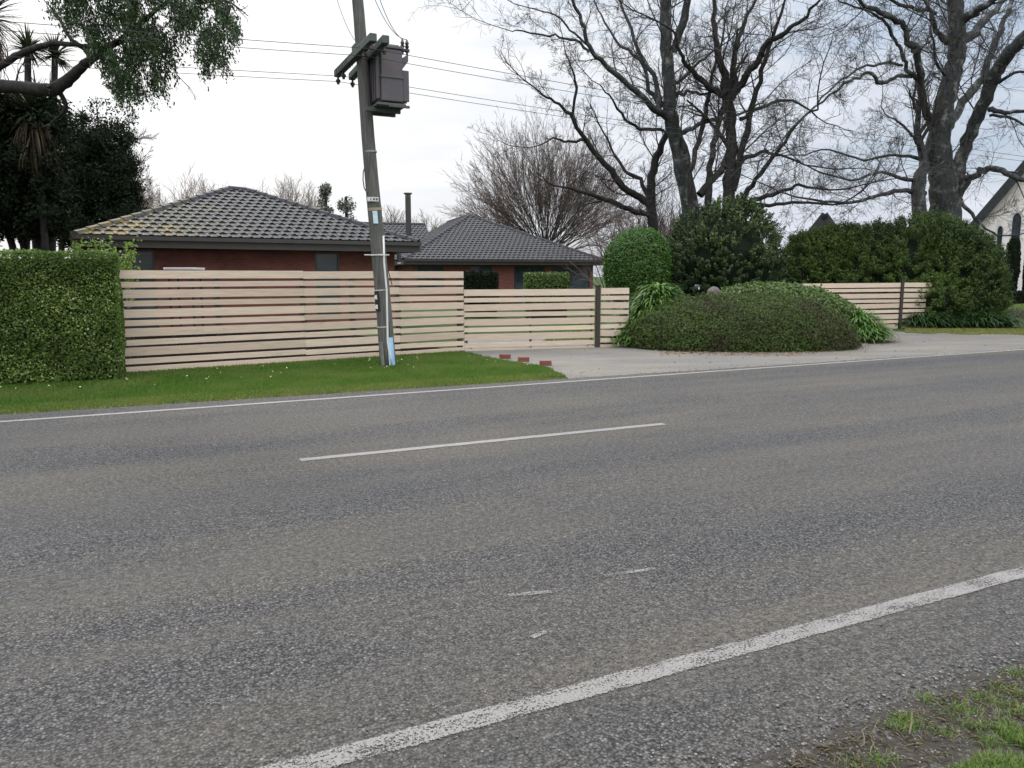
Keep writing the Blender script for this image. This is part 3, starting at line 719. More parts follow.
# loose loops of service wire on the arm
mb = MB()
for i in range(7):
    p0 = arms[0][0].lerp(arms[0][1], .55+.06*i); pts_ = []
    for k in range(9):
        an = k/8*math.pi*1.4+rng.uniform(-.3, .3); pts_.append(p0+RD*(.09*math.cos(an))+UP*(.09*math.sin(an)-.02)+RN*(.01*k))
    mb.tube(pts_, .006, 5)
mb.build('tie_wire', M['wire'], pole)
# transformer hung on the pole
tc_ = P(386.5, 74, PY); tr = empty('transformer', tc_-UP*.6, 'rusty grey box transformer hung beside the crossarms of the leaning pole', 'transformer')
X, Yv = RD, RN
def tb_(dx, dy, dz, hx, hy, hz, nm, mt, bev=.01, par=tr): return MB().box(tc_+X*dx+Yv*dy+UP*dz, X, Yv, UP, hx, hy, hz).build(nm, M[mt], par, bev)
z1 = P(391, 48.5, PY-.3).z-tc_.z; z0 = P(391, 101.5, PY-.3).z-tc_.z
tk = tb_(.0, 0, (z0+z1)/2, .19, .33, (z1-z0)/2, 'tank', 'rust', .02)
MB().box(tc_+UP*(z1+.025), X, Yv, UP, .21, .35, .025).box(tc_+UP*(z1+.065), X, Yv, UP, .15, .28, .02).build('lid', M['rust'], tr, .01)
tb_(0, -.0, (z0+z1)/2-.03, .2, .345, .018, 'band', 'rust', .004)
for i in range(5):   # cooling fins on both long sides
    for sx in (-1, 1):
        if sx == 1: tb_(sx*.255, -.26+.13*i, (z0+z1)/2-.14, .06, .018, (z1-z0)/2-.17, 'cooling_fin', 'rust', .012)
        else: tb_(sx*.225, -.26+.13*i, (z0+z1)/2-.02, .035, .018, (z1-z0)/2-.06, 'cooling_fin', 'rust', .008)
tb_(-.02, 0, z0-.05, .25, .36, .02, 'platform', 'rust', .004); tb_(-.1, -.1, z0-.11, .3, .035, .035, 'support_beam', 'arm', .004); tb_(-.1, .2, z0-.11, .3, .035, .035, 'support_beam', 'arm', .004)
tb_(.1, -.38, z0-.08, .18, .02, .02, 'support_beam', 'arm', .003)
bracketp = tc_+UP*(z1-.12)+X*.19-Yv*.2
MB().prism([bracketp, bracketp+X*.14+UP*.1, bracketp+X*.14-UP*.02, bracketp-UP*.2], Yv*.12).build('bushing_bracket', M['rust'], tr)
bush = []
for q in range(2):
    c = bracketp+X*(.06+.08*q)+UP*.1+Yv*.06; bush.append(c+UP*.25)
    MB().tube([c, c+UP*.04, c+UP*.05, c+UP*.09, c+UP*.1, c+UP*.14, c+UP*.15, c+UP*.19, c+UP*.25], [.02,.02,.045,.045,.022,.04,.022,.035,.012], 12).build('bushing', M['porcelain'], tr)
# straps, conduit, shields, signs on the pole
cd = [onpole(x, y, .02) for x, y in ((384,236),(385,262),(387.5,290),(388.5,320),(389,342),(391,354),(393,364.5))]
MB().tube(cd, .018, 8).build('conduit', M['white'], pole, smooth=True)
def strap(y, col, h=.016, ext=0, name='strap'):
    c0 = onpole(375, y, 0); z = c0.z; c = polz(z); r = rad(z)+.004; mb = MB()
    mb.tube([c-pdir*h/2, c+pdir*h/2], r, 24, False)
    if ext: mb.box(c+Vector((-.01,-r,0)), Vector((1,0,0)), Vector((0,1,0)), UP, ext, .006, h/2)
    mb.build(name, M[col], pole)
strap(255, 'white', .018, .22); strap(290, 'white', .014); strap(326.5, 'white', .014); strap(209.5, 'strip_tan', .05); strap(152, 'steel', .03)
def curved(px0, px1, y0, y1, mat, name, out=.012, lean=True):
    """thin sheet bent round the pole between two pixel columns"""
    V = []; n = 7
    for j, y in enumerate((y0, y1)):
        sh = (y-y0)*.085 if lean else 0
        for i in range(n):
            V.append(onpole(px0+sh+(px1-px0)*i/(n-1), y, out))
    me = bpy.data.meshes.new(name); F_ = [(i, i+1, n+i+1, n+i) for i in range(n-1)]; me.from_pydata([tuple(v) for v in V], [], F_); o = link(name, me, M[mat], pole)
    s = o.modifiers.new('thick', 'SOLIDIFY'); s.thickness = .006; return o
curved(388.3, 394.3, 337, 364.5, 'blue', 'cable_shield', .016)
curved(380.4, 384.2, 341, 364.8, 'steel', 'metal_guard', .012)
curved(375.2, 380.0, 291.5, 310.5, 'black', 'reflector_strip', .008)
for yy in (297, 306.5):
    c = onpole(377.8+(yy-297)*.085, yy, .014); MB().tube([c+Vector((0,0,0)), c-Vector((0,.006,0))], .04, 18).build('reflector', M['white'], pole)
curved(373.9, 378.3, 211.5, 224, 'notice', 'notice', .012, True)
c = onpole(374.5, 200, .03); pl = MB().box(c, Vector((1,0,-.03)).normalized(), Vector((0,1,0)), UP, .098, .004, .036).build('number_plate', M['white'], pole)
for dx, tx in ((-.035, 'l'), (.012, 'd'), (.06, 'h')):     # worn characters, as little readable as in the photo
    mb = MB(); b0 = c+Vector((dx, -.007, 0))
    mb.box(b0, Vector((1,0,0)), Vector((0,1,0)), UP, .006, .002, .018)
    if tx != 'l': mb.box(b0+Vector((.016,0,.008)), Vector((1,0,0)), Vector((0,1,0)), UP, .01, .002, .005); mb.box(b0+Vector((.016,0,-.01)), Vector((1,0,0)), Vector((0,1,0)), UP, .01, .002, .005)
    mb.build('character', M['ink'], pl)
lp = [onpole(364, 167, .02)+Vector((-.01,.1,0)), P(363.2,172,PY), P(363,180,PY), P(364.2,188,PY), P(367,193,PY-.1)]
MB().tube(lp, .01, 6).build('cable_loop', M['black'], pole)
# stay wire on the right of the pole down to the fence
MB().tube([P(381,256,PY), P(386,262,PY+.3), P(392,285,PY+.6)], .008, 5).build('service_cable', M['black'], pole)

# wires
def wire(c, side, label, sag=.7, L=52, r=.006, dz=0):
    pts_ = []
    for i in range(41):
        t = i/40; pts_.append(c+RD*(side*L*t)+UP*(-4*sag*t*(1-t)+dz*t))
    return pts_
lab = ['low overhead wire tied nearest the camera, topmost of the four at the double crossarm', 'second overhead wire from the top at the double crossarm', 'third overhead wire from the top at the double crossarm', 'lowest overhead wire, tied at the far end of the double crossarm']
for c, l in zip(att, lab):
    a_ = wire(c, -1, l)[::-1]+wire(c, 1, l)[1:]; tag(MB().tube(a_, .005, 5).build('overhead_wire', M['wire']), l, 'wire', 'overhead wires')
for c, l in zip(hv, ['high overhead wire nearest the road, above the pole crossarms', 'high overhead wire in the middle, carried near the pole top', 'high overhead wire farthest from the road, slanting across the upper bare branches']):
    a_ = wire(c, -1, l)[::-1]+wire(c, 1, l)[1:]; tag(MB().tube(a_, .0045, 5).build('overhead_wire', M['wire']), l, 'wire', 'overhead wires')
def hang(p, q, sag, r, label, name='drop_wire'):
    pts_ = [p.lerp(q, i/16)-UP*(4*sag*(i/16)*(1-i/16)) for i in range(17)]
    tag(MB().tube(pts_, r, 5).build(name, M['wire']), label, 'wire', 'drop wires to the transformer')
hang(hv[0]+Vector((-.1,0,0)), bush[0], .45, .006, 'thin drop wire curving down to the left bushing of the transformer')
hang(hv[1], bush[1], .5, .006, 'thin drop wire curving down to the right bushing of the transformer')
hang(P(322,-60,PY+.6), arms[0][0].lerp(arms[0][1], .3)+UP*.05, .35, .005, 'thin drop wire falling behind the pole onto the crossarm, left of the others')

# ------------------------------------------------------------ bricks in the grass
for i, ((x, y), an, tl, l) in enumerate((((505,358.3), -.2, .0, 'red brick at the grass corner nearest the gate'), ((523.5,361.3), .1, .05, 'middle red brick of the three along the driveway edge'), ((545.5,365), .12, -.05, 'red brick nearest the road at the tip of the grass'))):
    c = G(x, y); X_ = Vector((math.cos(an), math.sin(an), 0)); Y_ = Vector((-X_.y, X_.x, 0))
    tag(MB().box(c+UP*.032, X_, Y_, (UP+X_*tl).normalized(), .105, .05, .05).build('brick', M['loosebrick'], None, .006), l, 'brick', 'loose red bricks on the driveway edge')

# ------------------------------------------------------------ shrubs
def shrub(name, c, r, ex, n, mat, L, Wd, label, cat, lumps=((1.2,.1),(3.5,.05)), depth=.06, spread=.6, corek=.86, zmin=0, dirs=None):
    c = Vector(c); root = empty(name, (c.x, c.y, 0), label, cat)
    corebox('branches', c, r, M['core'], root, ex, zmin, corek)
    p, q = superell(c, r, ex, n, lumps, depth, zmin=.02)
    leaves('foliage', p, q, L, Wd, mat, root, spread); return root
mc = Vector((P(738, 330, 17.9).x, 17.75, .0))
shrub('clipped_mound', mc, (2.66, 1.5, 1.19), 2.4, 45000, ML['mound'], .07, .018, 'low rounded clipped mound of fine dark foliage beside the driveway', 'shrub', ((1.0,.05),(2.6,.04),(7,.02)), .04, .7, .92)
c = Vector((P(778, 300, 19.7).x, 19.9, 0)); shrub('shrub', c, (2.15, 1.25, 1.42), 2.5, 16000, ML['mid'], .075, .045, 'low spreading shrub with fresher mid-green leaves right behind the clipped mound', 'shrub', ((1.0,.06),(4,.06)), .05, .6, .9)
Yt = 25.0; c = P(638, 262, Yt); tw = 34*Yt/778
shrub('topiary', (c.x, Yt, 1.85), (tw*1.02, tw, P(638,227,Yt).z-1.85), 2.15, 26000, ML['topiary'], .07, .035, 'round clipped bright green bush behind the gate end', 'shrub', ((1.2,.04),(5,.035)), .04, .6, .92)
# big loose bush: sprays in clumps
def clumpbush(name, c, r, ex, nclump, nleaf, mat, L, Wd, label, cat, cr=.22, up=.45, corek=.8, zmin=.02, lumps=((.7,.12),(2,.06))):
    c = Vector(c); root = empty(name, (c.x, c.y, 0), label, cat); corebox('branches', c, r, ML['dark'], root, ex, 0, corek)
    p, q = superell(c, r, ex, nclump, lumps, .08, zmin=zmin); P_ = []; Q_ = []; D_ = []
    for i in range(nclump):
        ax = Vector(q[i])+UP*up+Vector(rng.normal(0, .25, 3)); ax.normalize(); R_ = cr*rng.uniform(.6, 1.3)
        k = rng.normal(0, 1, (nleaf, 3)); k /= np.linalg.norm(k, axis=1)[:, None]; rr = rng.uniform(.2, 1, nleaf)[:, None]
        a_ = np.array(ax[:]); t = rng.uniform(-.6, 1.2, nleaf)[:, None]
        pos = p[i]+k*rr*R_*.38*(1.15-.5*np.abs(t))+a_*t*R_; P_.append(pos); Q_.append(k*.6+a_*.5); D_.append(np.tile(a_, (nleaf, 1))+k*.5)
    leaves('foliage', np.vstack(P_), np.vstack(Q_), L, Wd, mat, root, .35, np.vstack(D_)); return root
Yb = 25.5; c = P(722, 262, Yb); clumpbush('bush', (c.x, Yb, 1.7), (57*Yb/778, 1.7, P(722,203,Yb).z-1.7), 2.05, 1300, 55, ML['bush'], .085, .035, 'large loose grey-green evergreen bush between the round clipped bush and the shelter hedge', 'bush')
# long shelter hedge right (3 lobes grown together, one hedge)
sr = empty('shelter_hedge', G(900, 326), 'long dark shaggy shelter hedge behind the far gate, reaching to the right', 'hedge')
lob = [((P(822,260,27.5).x, 27.6, 1.0), (1.6, 1.4, P(822,232,27).z-1.0)), ((P(845,260,27.5).x, 27.8, 1.0), (1.9, 1.5, P(845,227,27).z-1.0)), ((P(940,300,24.6).x, 24.75, .7), (.95, .6, .85)), ((P(880,255,27).x, 27.2, 1.1), (2.0, 1.7, P(880,224,27).z-1.1)), ((P(932,250,26).x, 26.4, 1.1), (2.05, 1.7, P(938,214,26).z-1.1)), ((P(957,280,25.4).x, 25.6, .8), (1.52, 1.2, P(960,228,25).z-.8))]
PP, QQ, DD = [], [], []
for c, r in lob:
    corebox('branches', c, r, ML['dark'], sr, 2.3, .55, .8)
    p, q = superell(c, r, 2.3, 1000 if r[0] > 1.2 else 260, ((.7,.09),(2,.05)), .06, zmin=.25)
    for i in range(len(p)):
        n_ = 55; a_ = q[i]+np.array((0,0,.55)); a_ /= np.linalg.norm(a_); k = rng.normal(0, 1, (n_, 3)); k /= np.linalg.norm(k, axis=1)[:, None]; t = rng.uniform(-.6, 1.2, n_)[:, None]
        PP.append(p[i]+k*rng.uniform(.2, 1, n_)[:, None]*.13+a_*t*.17); QQ.append(k*.8+a_*.5); DD.append(np.tile(a_, (n_, 1))+k*.5)
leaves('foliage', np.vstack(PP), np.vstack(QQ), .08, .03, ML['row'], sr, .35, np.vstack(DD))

# strappy clumps
def straps(name, c, rx, ry, n, L, Wd, mat, label, zc=0, lift=.9):
    c = Vector(c); root = empty(name, (c.x, c.y, 0), label, 'plant'); V = []; Fc = []
    for i in range(n):
        a = U()*2*math.pi; rr = math.sqrt(U()); b = Vector((c.x+math.cos(a)*rr*rx, c.y+math.sin(a)*rr*ry, 0)); az = a+rng.normal(0, .7) if U() < .8 else U()*2*math.pi
        d = Vector((math.cos(az), math.sin(az), 0)); l = L*rng.uniform(.65, 1.15); el = rng.uniform(.75, 1.35); p = b+UP*(zc*(1-rr)*.9); side = Vector((-d.y, d.x, 0)); st = l/6; k = len(V)
        for j in range(7):
            w_ = Wd*(.6, .95, 1, .95, .8, .5, .05)[j]*.5; V += [(p+side*w_)[:], (p-side*w_)[:]]
            p = p+(d*math.cos(el)+UP*math.sin(el)*lift)*st; el -= rng.uniform(.22, .46)
            if p.z < .02: p.z = .02
        Fc += [(k+2*j, k+2*j+1, k+2*j+3, k+2*j+2) for j in range(6)]
    link('foliage', np_mesh('foliage', V, Fc), mat, root); return root
c = G(652, 345); straps('strappy_plant', (P(657,330,18.4).x, 18.2, 0), 1.3, .8, 5000, .52, .04, ML['strap'], 'bright green strap-leaved clump between the gatepost panel and the clipped mound', 1.5)
straps('strappy_plant', (P(860,330,19.2).x, 19.2, 0), .5, .6, 1500, .55, .035, ML['strap'], 'strap-leaved clump at the right end of the clipped mound, by the far driveway', .75)
straps('strappy_plant', (P(925,326,24.3).x, 24.3, 0), .8, .35, 700, .75, .035, ML['strapdark'], 'low strap-leaved clump at the foot of the shelter hedge, beside the far gatepost', .3)
straps('strappy_plant', (P(980,326,24.5).x, 24.4, 0), .95, .35, 800, .75, .035, ML['strapdark'], 'dark strap-leaved clump at the foot of the shelter hedge, nearest the church side', .3)
# garden lamp and stone ball on the mound
gl = P(697, 298, 17.7); base = Vector((gl.x, 17.7, 0)); root = empty('garden_lamp', base, 'small black garden spotlight on a stake poking out of the clipped mound', 'garden lamp')
MB().tube([base, base+UP*1.24], .014, 8).build('stake', M['black'], root); h0 = P(697, 289, 17.7); MB().tube([h0-UP*.08, h0-UP*.02, h0+UP*.08, h0+UP*.1], [.03,.06,.062,.03], 14).build('lamp_head', M['black'], root, smooth=True)
MB().box(h0+Vector((.03,-.058,.02)), Vector((1,0,0)), Vector((0,1,0)), UP, .011, .006, .03).build('lens', M['white'], root)
bp = Vector((P(714,292,18.4).x, 18.4, 0)); root = empty('stone_finial', bp, 'weathered round stone finial between the garden spotlight and the fresher green shrub', 'ornament')
zt = P(714, 286.5, 18.4).z; MB().tube([bp, bp+UP*(zt-.32)], [.12,.09], 14).build('pedestal', M['stone'], root)
bm = bmesh.new(); bmesh.ops.create_icosphere(bm, subdivisions=3, radius=.16)
for v in bm.verts: v.co *= 1+.12*mnoise.noise(v.co*14); v.co += bp+UP*(zt-.16)
me = bpy.data.meshes.new('ball'); bm.to_mesh(me); bm.free(); link('ball', me, M['stone'], root)

# ------------------------------------------------------------ bare trees
class Tubes:
    def __init__(s): s.g = {}
    def add(s, pts, rad, sides): s.g.setdefault((len(pts), sides), []).append((pts, rad))
    def build(s, name, mat, parent):
        VS = []; FS = []; off = 0
        for (n, sd), L in s.g.items():
            Pn = np.array([[tuple(p) for p in x[0]] for x in L], dtype=np.float64); Rn = np.array([x[1] for x in L]); B = len(L)
            T = np.empty_like(Pn); T[:, 1:-1] = Pn[:, 2:]-Pn[:, :-2]; T[:, 0] = Pn[:, 1]-Pn[:, 0]; T[:, -1] = Pn[:, -1]-Pn[:, -2]
            T /= np.linalg.norm(T, axis=2)[..., None]+1e-9
            main = Pn[:, -1]-Pn[:, 0]; main /= np.linalg.norm(main, axis=1)[:, None]+1e-9
            ref = np.where(np.abs(main[:, 2:3]) < .8, np.array([[0, 0, 1.]]), np.array([[1., 0, 0]]))[:, None, :]
            X_ = ref-T*np.sum(ref*T, axis=2)[..., None]; X_ /= np.linalg.norm(X_, axis=2)[..., None]+1e-9; Y_ = np.cross(T, X_)
            an = 2*np.pi*np.arange(sd)/sd; V = Pn[:, :, None, :]+Rn[:, :, None, None]*(X_[:, :, None, :]*np.cos(an)[None, None, :, None]+Y_[:, :, None, :]*np.sin(an)[None, None, :, None])
            VS.append(V.reshape(-1, 3)); b = (np.arange(B)*n*sd)[:, None, None]; i = (np.arange(n-1)*sd)[None, :, None]; k = np.arange(sd)[None, None, :]; k2 = (k+1) % sd
            q = np.stack([b+i+k, b+i+k2, b+i+sd+k2, b+i+sd+k], -1).reshape(-1, 4)+off; FS.append(q); off += B*n*sd
        return link(name, np_mesh(name, np.vstack(VS), np.vstack(FS), True), mat, parent)
def rv(s): return Vector((random.gauss(0, s), random.gauss(0, s), random.gauss(0, s)))
def perp_dir(d, ang, az=None):
    x = d.orthogonal().normalized(); y = d.cross(x); az = U()*2*math.pi if az is None else az
    return (d*math.cos(ang)+(x*math.cos(az)+y*math.sin(az))*math.sin(ang)).normalized()
def grow(T, p, d, L, r, lv, cfg):
    n = cfg['seg'][lv]; pts = [p.copy()]; st = L/n; wig = cfg['wig'][lv]; tp = cfg['trop'][lv]
    dirs = []
    for i in range(n):
        d = (d+rv(wig)+UP*tp).normalized(); p = p+d*st; pts.append(p.copy()); dirs.append(d.copy())
    r1_ = max(r*cfg['taper'], cfg['rmin']); T[min(lv, len(T)-1)].add(pts, [r+(r1_-r)*i/n for i in range(n+1)], cfg['sides'][lv])
    if lv+1 >= len(cfg['seg']): return
    nc = cfg['nch'][lv]; nc = int(nc*rng.uniform(.75, 1.25)+.5)
    for c in range(nc):
        t = cfg['t0']+(1-cfg['t0'])*((c+U())/nc); i = min(n-1, int(t*n)); f = t*n-i; q = pts[i].lerp(pts[i+1], f)
        dd = perp_dir(dirs[i], cfg['ang'][lv]*rng.uniform(.6, 1.3)); l = L*cfg['lr'][lv]*rng.uniform(.6, 1.2)*(1.15-.55*t); rr = max(cfg['rmin'], min((r+(r1_-r)*t)*.72, r*cfg['rr'][lv]))
        grow(T, q, dd, l, rr, lv+1, cfg)
TW = dict(seg=[5,4,4,3], wig=[.16,.18,.2,.22], trop=[.05,.05,.04,.02], sides=[6,4,3,3], taper=.35, rmin=.0038, nch=[7,6,4,0], t0=.15, ang=[.75,.75,.7,.7], lr=[.6,.55,.5,.5], rr=[.45,.45,.5,.6])
def limb(T, spec, Y, cfg, dens=1.6, Lmax=3.2, T0=None, smooth=True, jit=.03, start=.15, lvl=0, rk=1.0):
    """spec: [(px,py,dY,radius_px)]; a traced limb in real space, with side branches grown from it"""
    pts = [P(a, b, Y+c) for a, b, c, _ in spec]; rs = [x[3]*rk*(Y+x[2])/778 for x in spec]
    fp = []; fr = []
    for i in range(len(pts)-1):
        p0 = pts[max(0, i-1)]; p1 = pts[i]; p2 = pts[i+1]; p3 = pts[min(len(pts)-1, i+2)]
        for k in range(4):
            t = k/4; q = .5*((2*p1)+(p2-p0)*t+(2*p0-5*p1+4*p2-p3)*t*t+(3*p1-p0-3*p2+p3)*t**3); fp.append(q+rv(jit)); fr.append((rs[i]+(rs[i+1]-rs[i])*t)*rng.uniform(.94, 1.08))
    fp.append(pts[-1]); fr.append(rs[-1]); T0.add(fp, fr, 12)
    tot = sum((fp[i+1]-fp[i]).length for i in range(len(fp)-1)); nb = int(tot*dens)
    for b in range(nb):
        t = start+(1-start)*(b+U())/nb; x = t*(len(fp)-1); i = min(len(fp)-2, int(x)); q = fp[i].lerp(fp[i+1], x-i); d = (fp[i+1]-fp[i]).normalized()
        dd = perp_dir(d, rng.uniform(.5, 1.1)); r = fr[i]; l = Lmax*rng.uniform(.5, 1.1)*min(1, .45+r/.12*.4)
        grow(T, q, dd, l, max(.006, min(.03, r*.28)), lvl, cfg)
    grow(T, fp[-1], (fp[-1]-fp[-2]).normalized(), Lmax, max(.008, fr[-1]), lvl, cfg)
def baretree(name, label, base, Y, limbs, cfg, mt='bark', mw='twig', cat='tree', **kw):
    root = empty(name, G_at(base, Y), label, cat); T0 = Tubes(); T1 = Tubes(); T2 = Tubes()
    for l in limbs:
        k = dict(kw)
        if isinstance(l, tuple): k.update(l[1]); l = l[0]
        limb([T1, T2, T2, T2], l, Y, cfg, T0=T0, **k)
    for key, v in T1.g.items(): T0.g.setdefault(key, []).extend(v)
    T0.build('trunk', M[mt], root); T2.build('crown', M[mw], root); return root
def G_at(px, Y): p = P(px, 300, Y); return Vector((p.x, Y, 0))
nb = {'start': .45}
# tree A: tall main stem behind the big bush
baretree('bare_tree', 'tall bare grey tree with a thick straight stem rising behind the round clipped bush', 690, 31, [
 ([(700,290,0,12),(694,235,0,11),(686,180,0,10),(677,140,0,9),(670,110,0,7.5),(667,60,0,7),(666,10,0,6.5),(667,-60,0,5),(660,-150,.5,3)], {'start': .3}),
 [(674,52,0,4),(680,30,-.3,4.5),(688,0,-.6,4),(700,-50,-1,3),(720,-120,-1.5,1.5)],
 [(671,120,0,5),(655,108,-.6,3.6),(630,85,-1.2,3),(605,65,-1.6,2.7),(590,48,-2,2.3),(582,22,-2.2,2),(572,0,-2.4,1.6),(560,-50,-2.6,1)],
 [(590,52,-2,1.6),(575,42,-2,1.4),(555,36,-2.2,1.2),(530,33,-2.3,.9),(508,30,-2.4,.5)],
 [(588,44,-2,1.3),(570,30,-2.3,1.1),(555,15,-2.6,.9),(530,8,-3,.6)],
 [(660,115,0,3.6),(655,80,.4,2.6),(640,55,.8,2),(628,20,1.2,1.6),(610,-20,1.5,1)],
 [(667,108,.2,3.4),(650,90,1,2.4),(640,60,1.4,1.8),(615,40,2,1.3),(598,10,2.4,.8)],
 [(680,135,0,3),(692,128,.4,2.6),(708,121,.7,2.2),(725,118,1.1,1.8),(745,112,1.5,1.3),(765,100,2,.8)],
 [(672,98,0,2.6),(688,92,-.4,1.8),(705,94,-.8,1.4),(725,92,-1.2,.9)],
 [(672,84,0,2.4),(684,78,-.6,1.8),(700,62,-1.2,1.4),(715,50,-1.6,.9)],
], TW, rk=.86, dens=1.15, Lmax=3.0)
# tree B: the darker multi-stem tree to its right
baretree('bare_tree', 'dark bare many-stemmed tree rising behind the large grey-green bush', 735, 29.5, [
 ([(728,290,0,8),(728,235,0,7.5),(729,190,0,7),(731,150,0,6.5),(731,120,0,6),(727,95,0,5.5),(724,75,0,4.5),(718,50,0,3.5),(714,20,.3,2.8),(716,-20,.5,1.8)], {'start': .4}),
 [(728,100,0,5),(735,92,0,4.5),(745,78,-.4,4),(757,62,-.8,3.6),(766,44,-1.2,3.4),(780,35,-1.6,2.8),(800,22,-2,2),(820,0,-2.6,1.2)],
 [(727,92,0,4),(718,92,-.2,3.6),(700,80,-.5,3),(688,68,-.8,2.6),(680,52,-1.2,2),(672,30,-1.6,1.2)],
 [(733,95,0,4),(734,60,.5,3),(742,30,1,2.3),(755,0,1.4,1.6),(768,-30,1.8,.8)],
 [(735,190,0,4),(742,150,-.3,3.6),(752,110,-.6,3.2),(762,70,-1,2.6),(775,30,-1.4,1.8),(785,0,-1.8,1.2)],
 [(709,235,0,4),(708,190,0,4),(711,160,0,3.6),(718,130,0,3.2),(724,105,0,2.8)],
 [(691,210,0,3),(690,180,0,3),(696,150,.2,2.8),(705,120,.3,2.6),(710,90,.5,2),(716,60,.7,1.4)],
 [(700,195,0,4.6),(712,180,0,4),(724,165,0,3.6),(730,150,0,3)],
 [(736,210,0,3.4),(748,190,-.6,2.8),(765,168,-1.2,2.4),(780,148,-1.8,2),(800,120,-2.4,1.5),(818,108,-3,1)],
 [(735,165,0,3),(760,152,-.6,2),(780,155,-1.2,1.5),(805,165,-1.8,.9)],
 [(738,206,0,3),(760,198,-.8,2.6),(785,190,-1.4,2),(800,186,-2,1.6),(830,190,-2.6,1)],
 [(736,203,0,2.4),(770,205,.8,2),(800,203,1.4,1.6),(840,204,2,1)],
 [(741,120,0,2.4),(760,108,.6,2),(785,100,1.2,1.5),(810,110,1.8,.9)],
], TW, rk=.86, dens=1.15, Lmax=2.6, mt='bark_dark')
# tree C: low crooked dark stem on the left of A
baretree('bare_tree', 'smaller bare tree with a slanting limb reaching left over the house roof end', 650, 33, [
 ([(655,290,0,7),(653,240,0,6.5),(651,200,0,6),(653,170,0,5),(662,145,0,4),(668,130,0,3)], {'start': .3}),
 [(651,205,0,5),(636,195,0,4.4),(620,182,-.3,4),(600,158,-.6,3.4),(585,138,-1,2.8),(571,115,-1.3,2.3),(555,102,-1.6,1.6),(540,92,-1.9,1)],
 [(571,117,-1.3,1.8),(577,92,-1.5,1.6),(572,70,-1.7,1.1),(565,50,-1.9,.6)],
 [(585,140,-1,2),(565,141,-1.2,1.5),(553,138,-1.4,1.2),(540,145,-1.6,.7)],
 [(650,215,0,3),(630,210,-.4,3.4),(612,202,-.8,3),(590,195,-1.2,2.2),(570,188,-1.6,1.4)],
 [(665,130,0,2),(640,128,-.5,2),(625,118,-.9,1.6),(612,100,-1.3,1.2),(600,85,-1.5,.7)],
 [(651,200,0,3),(640,180,.4,2.6),(625,170,.8,2),(612,150,1.2,1.3)],
], TW, rk=.8, dens=1.5, Lmax=2.2, mt='bark_dark')
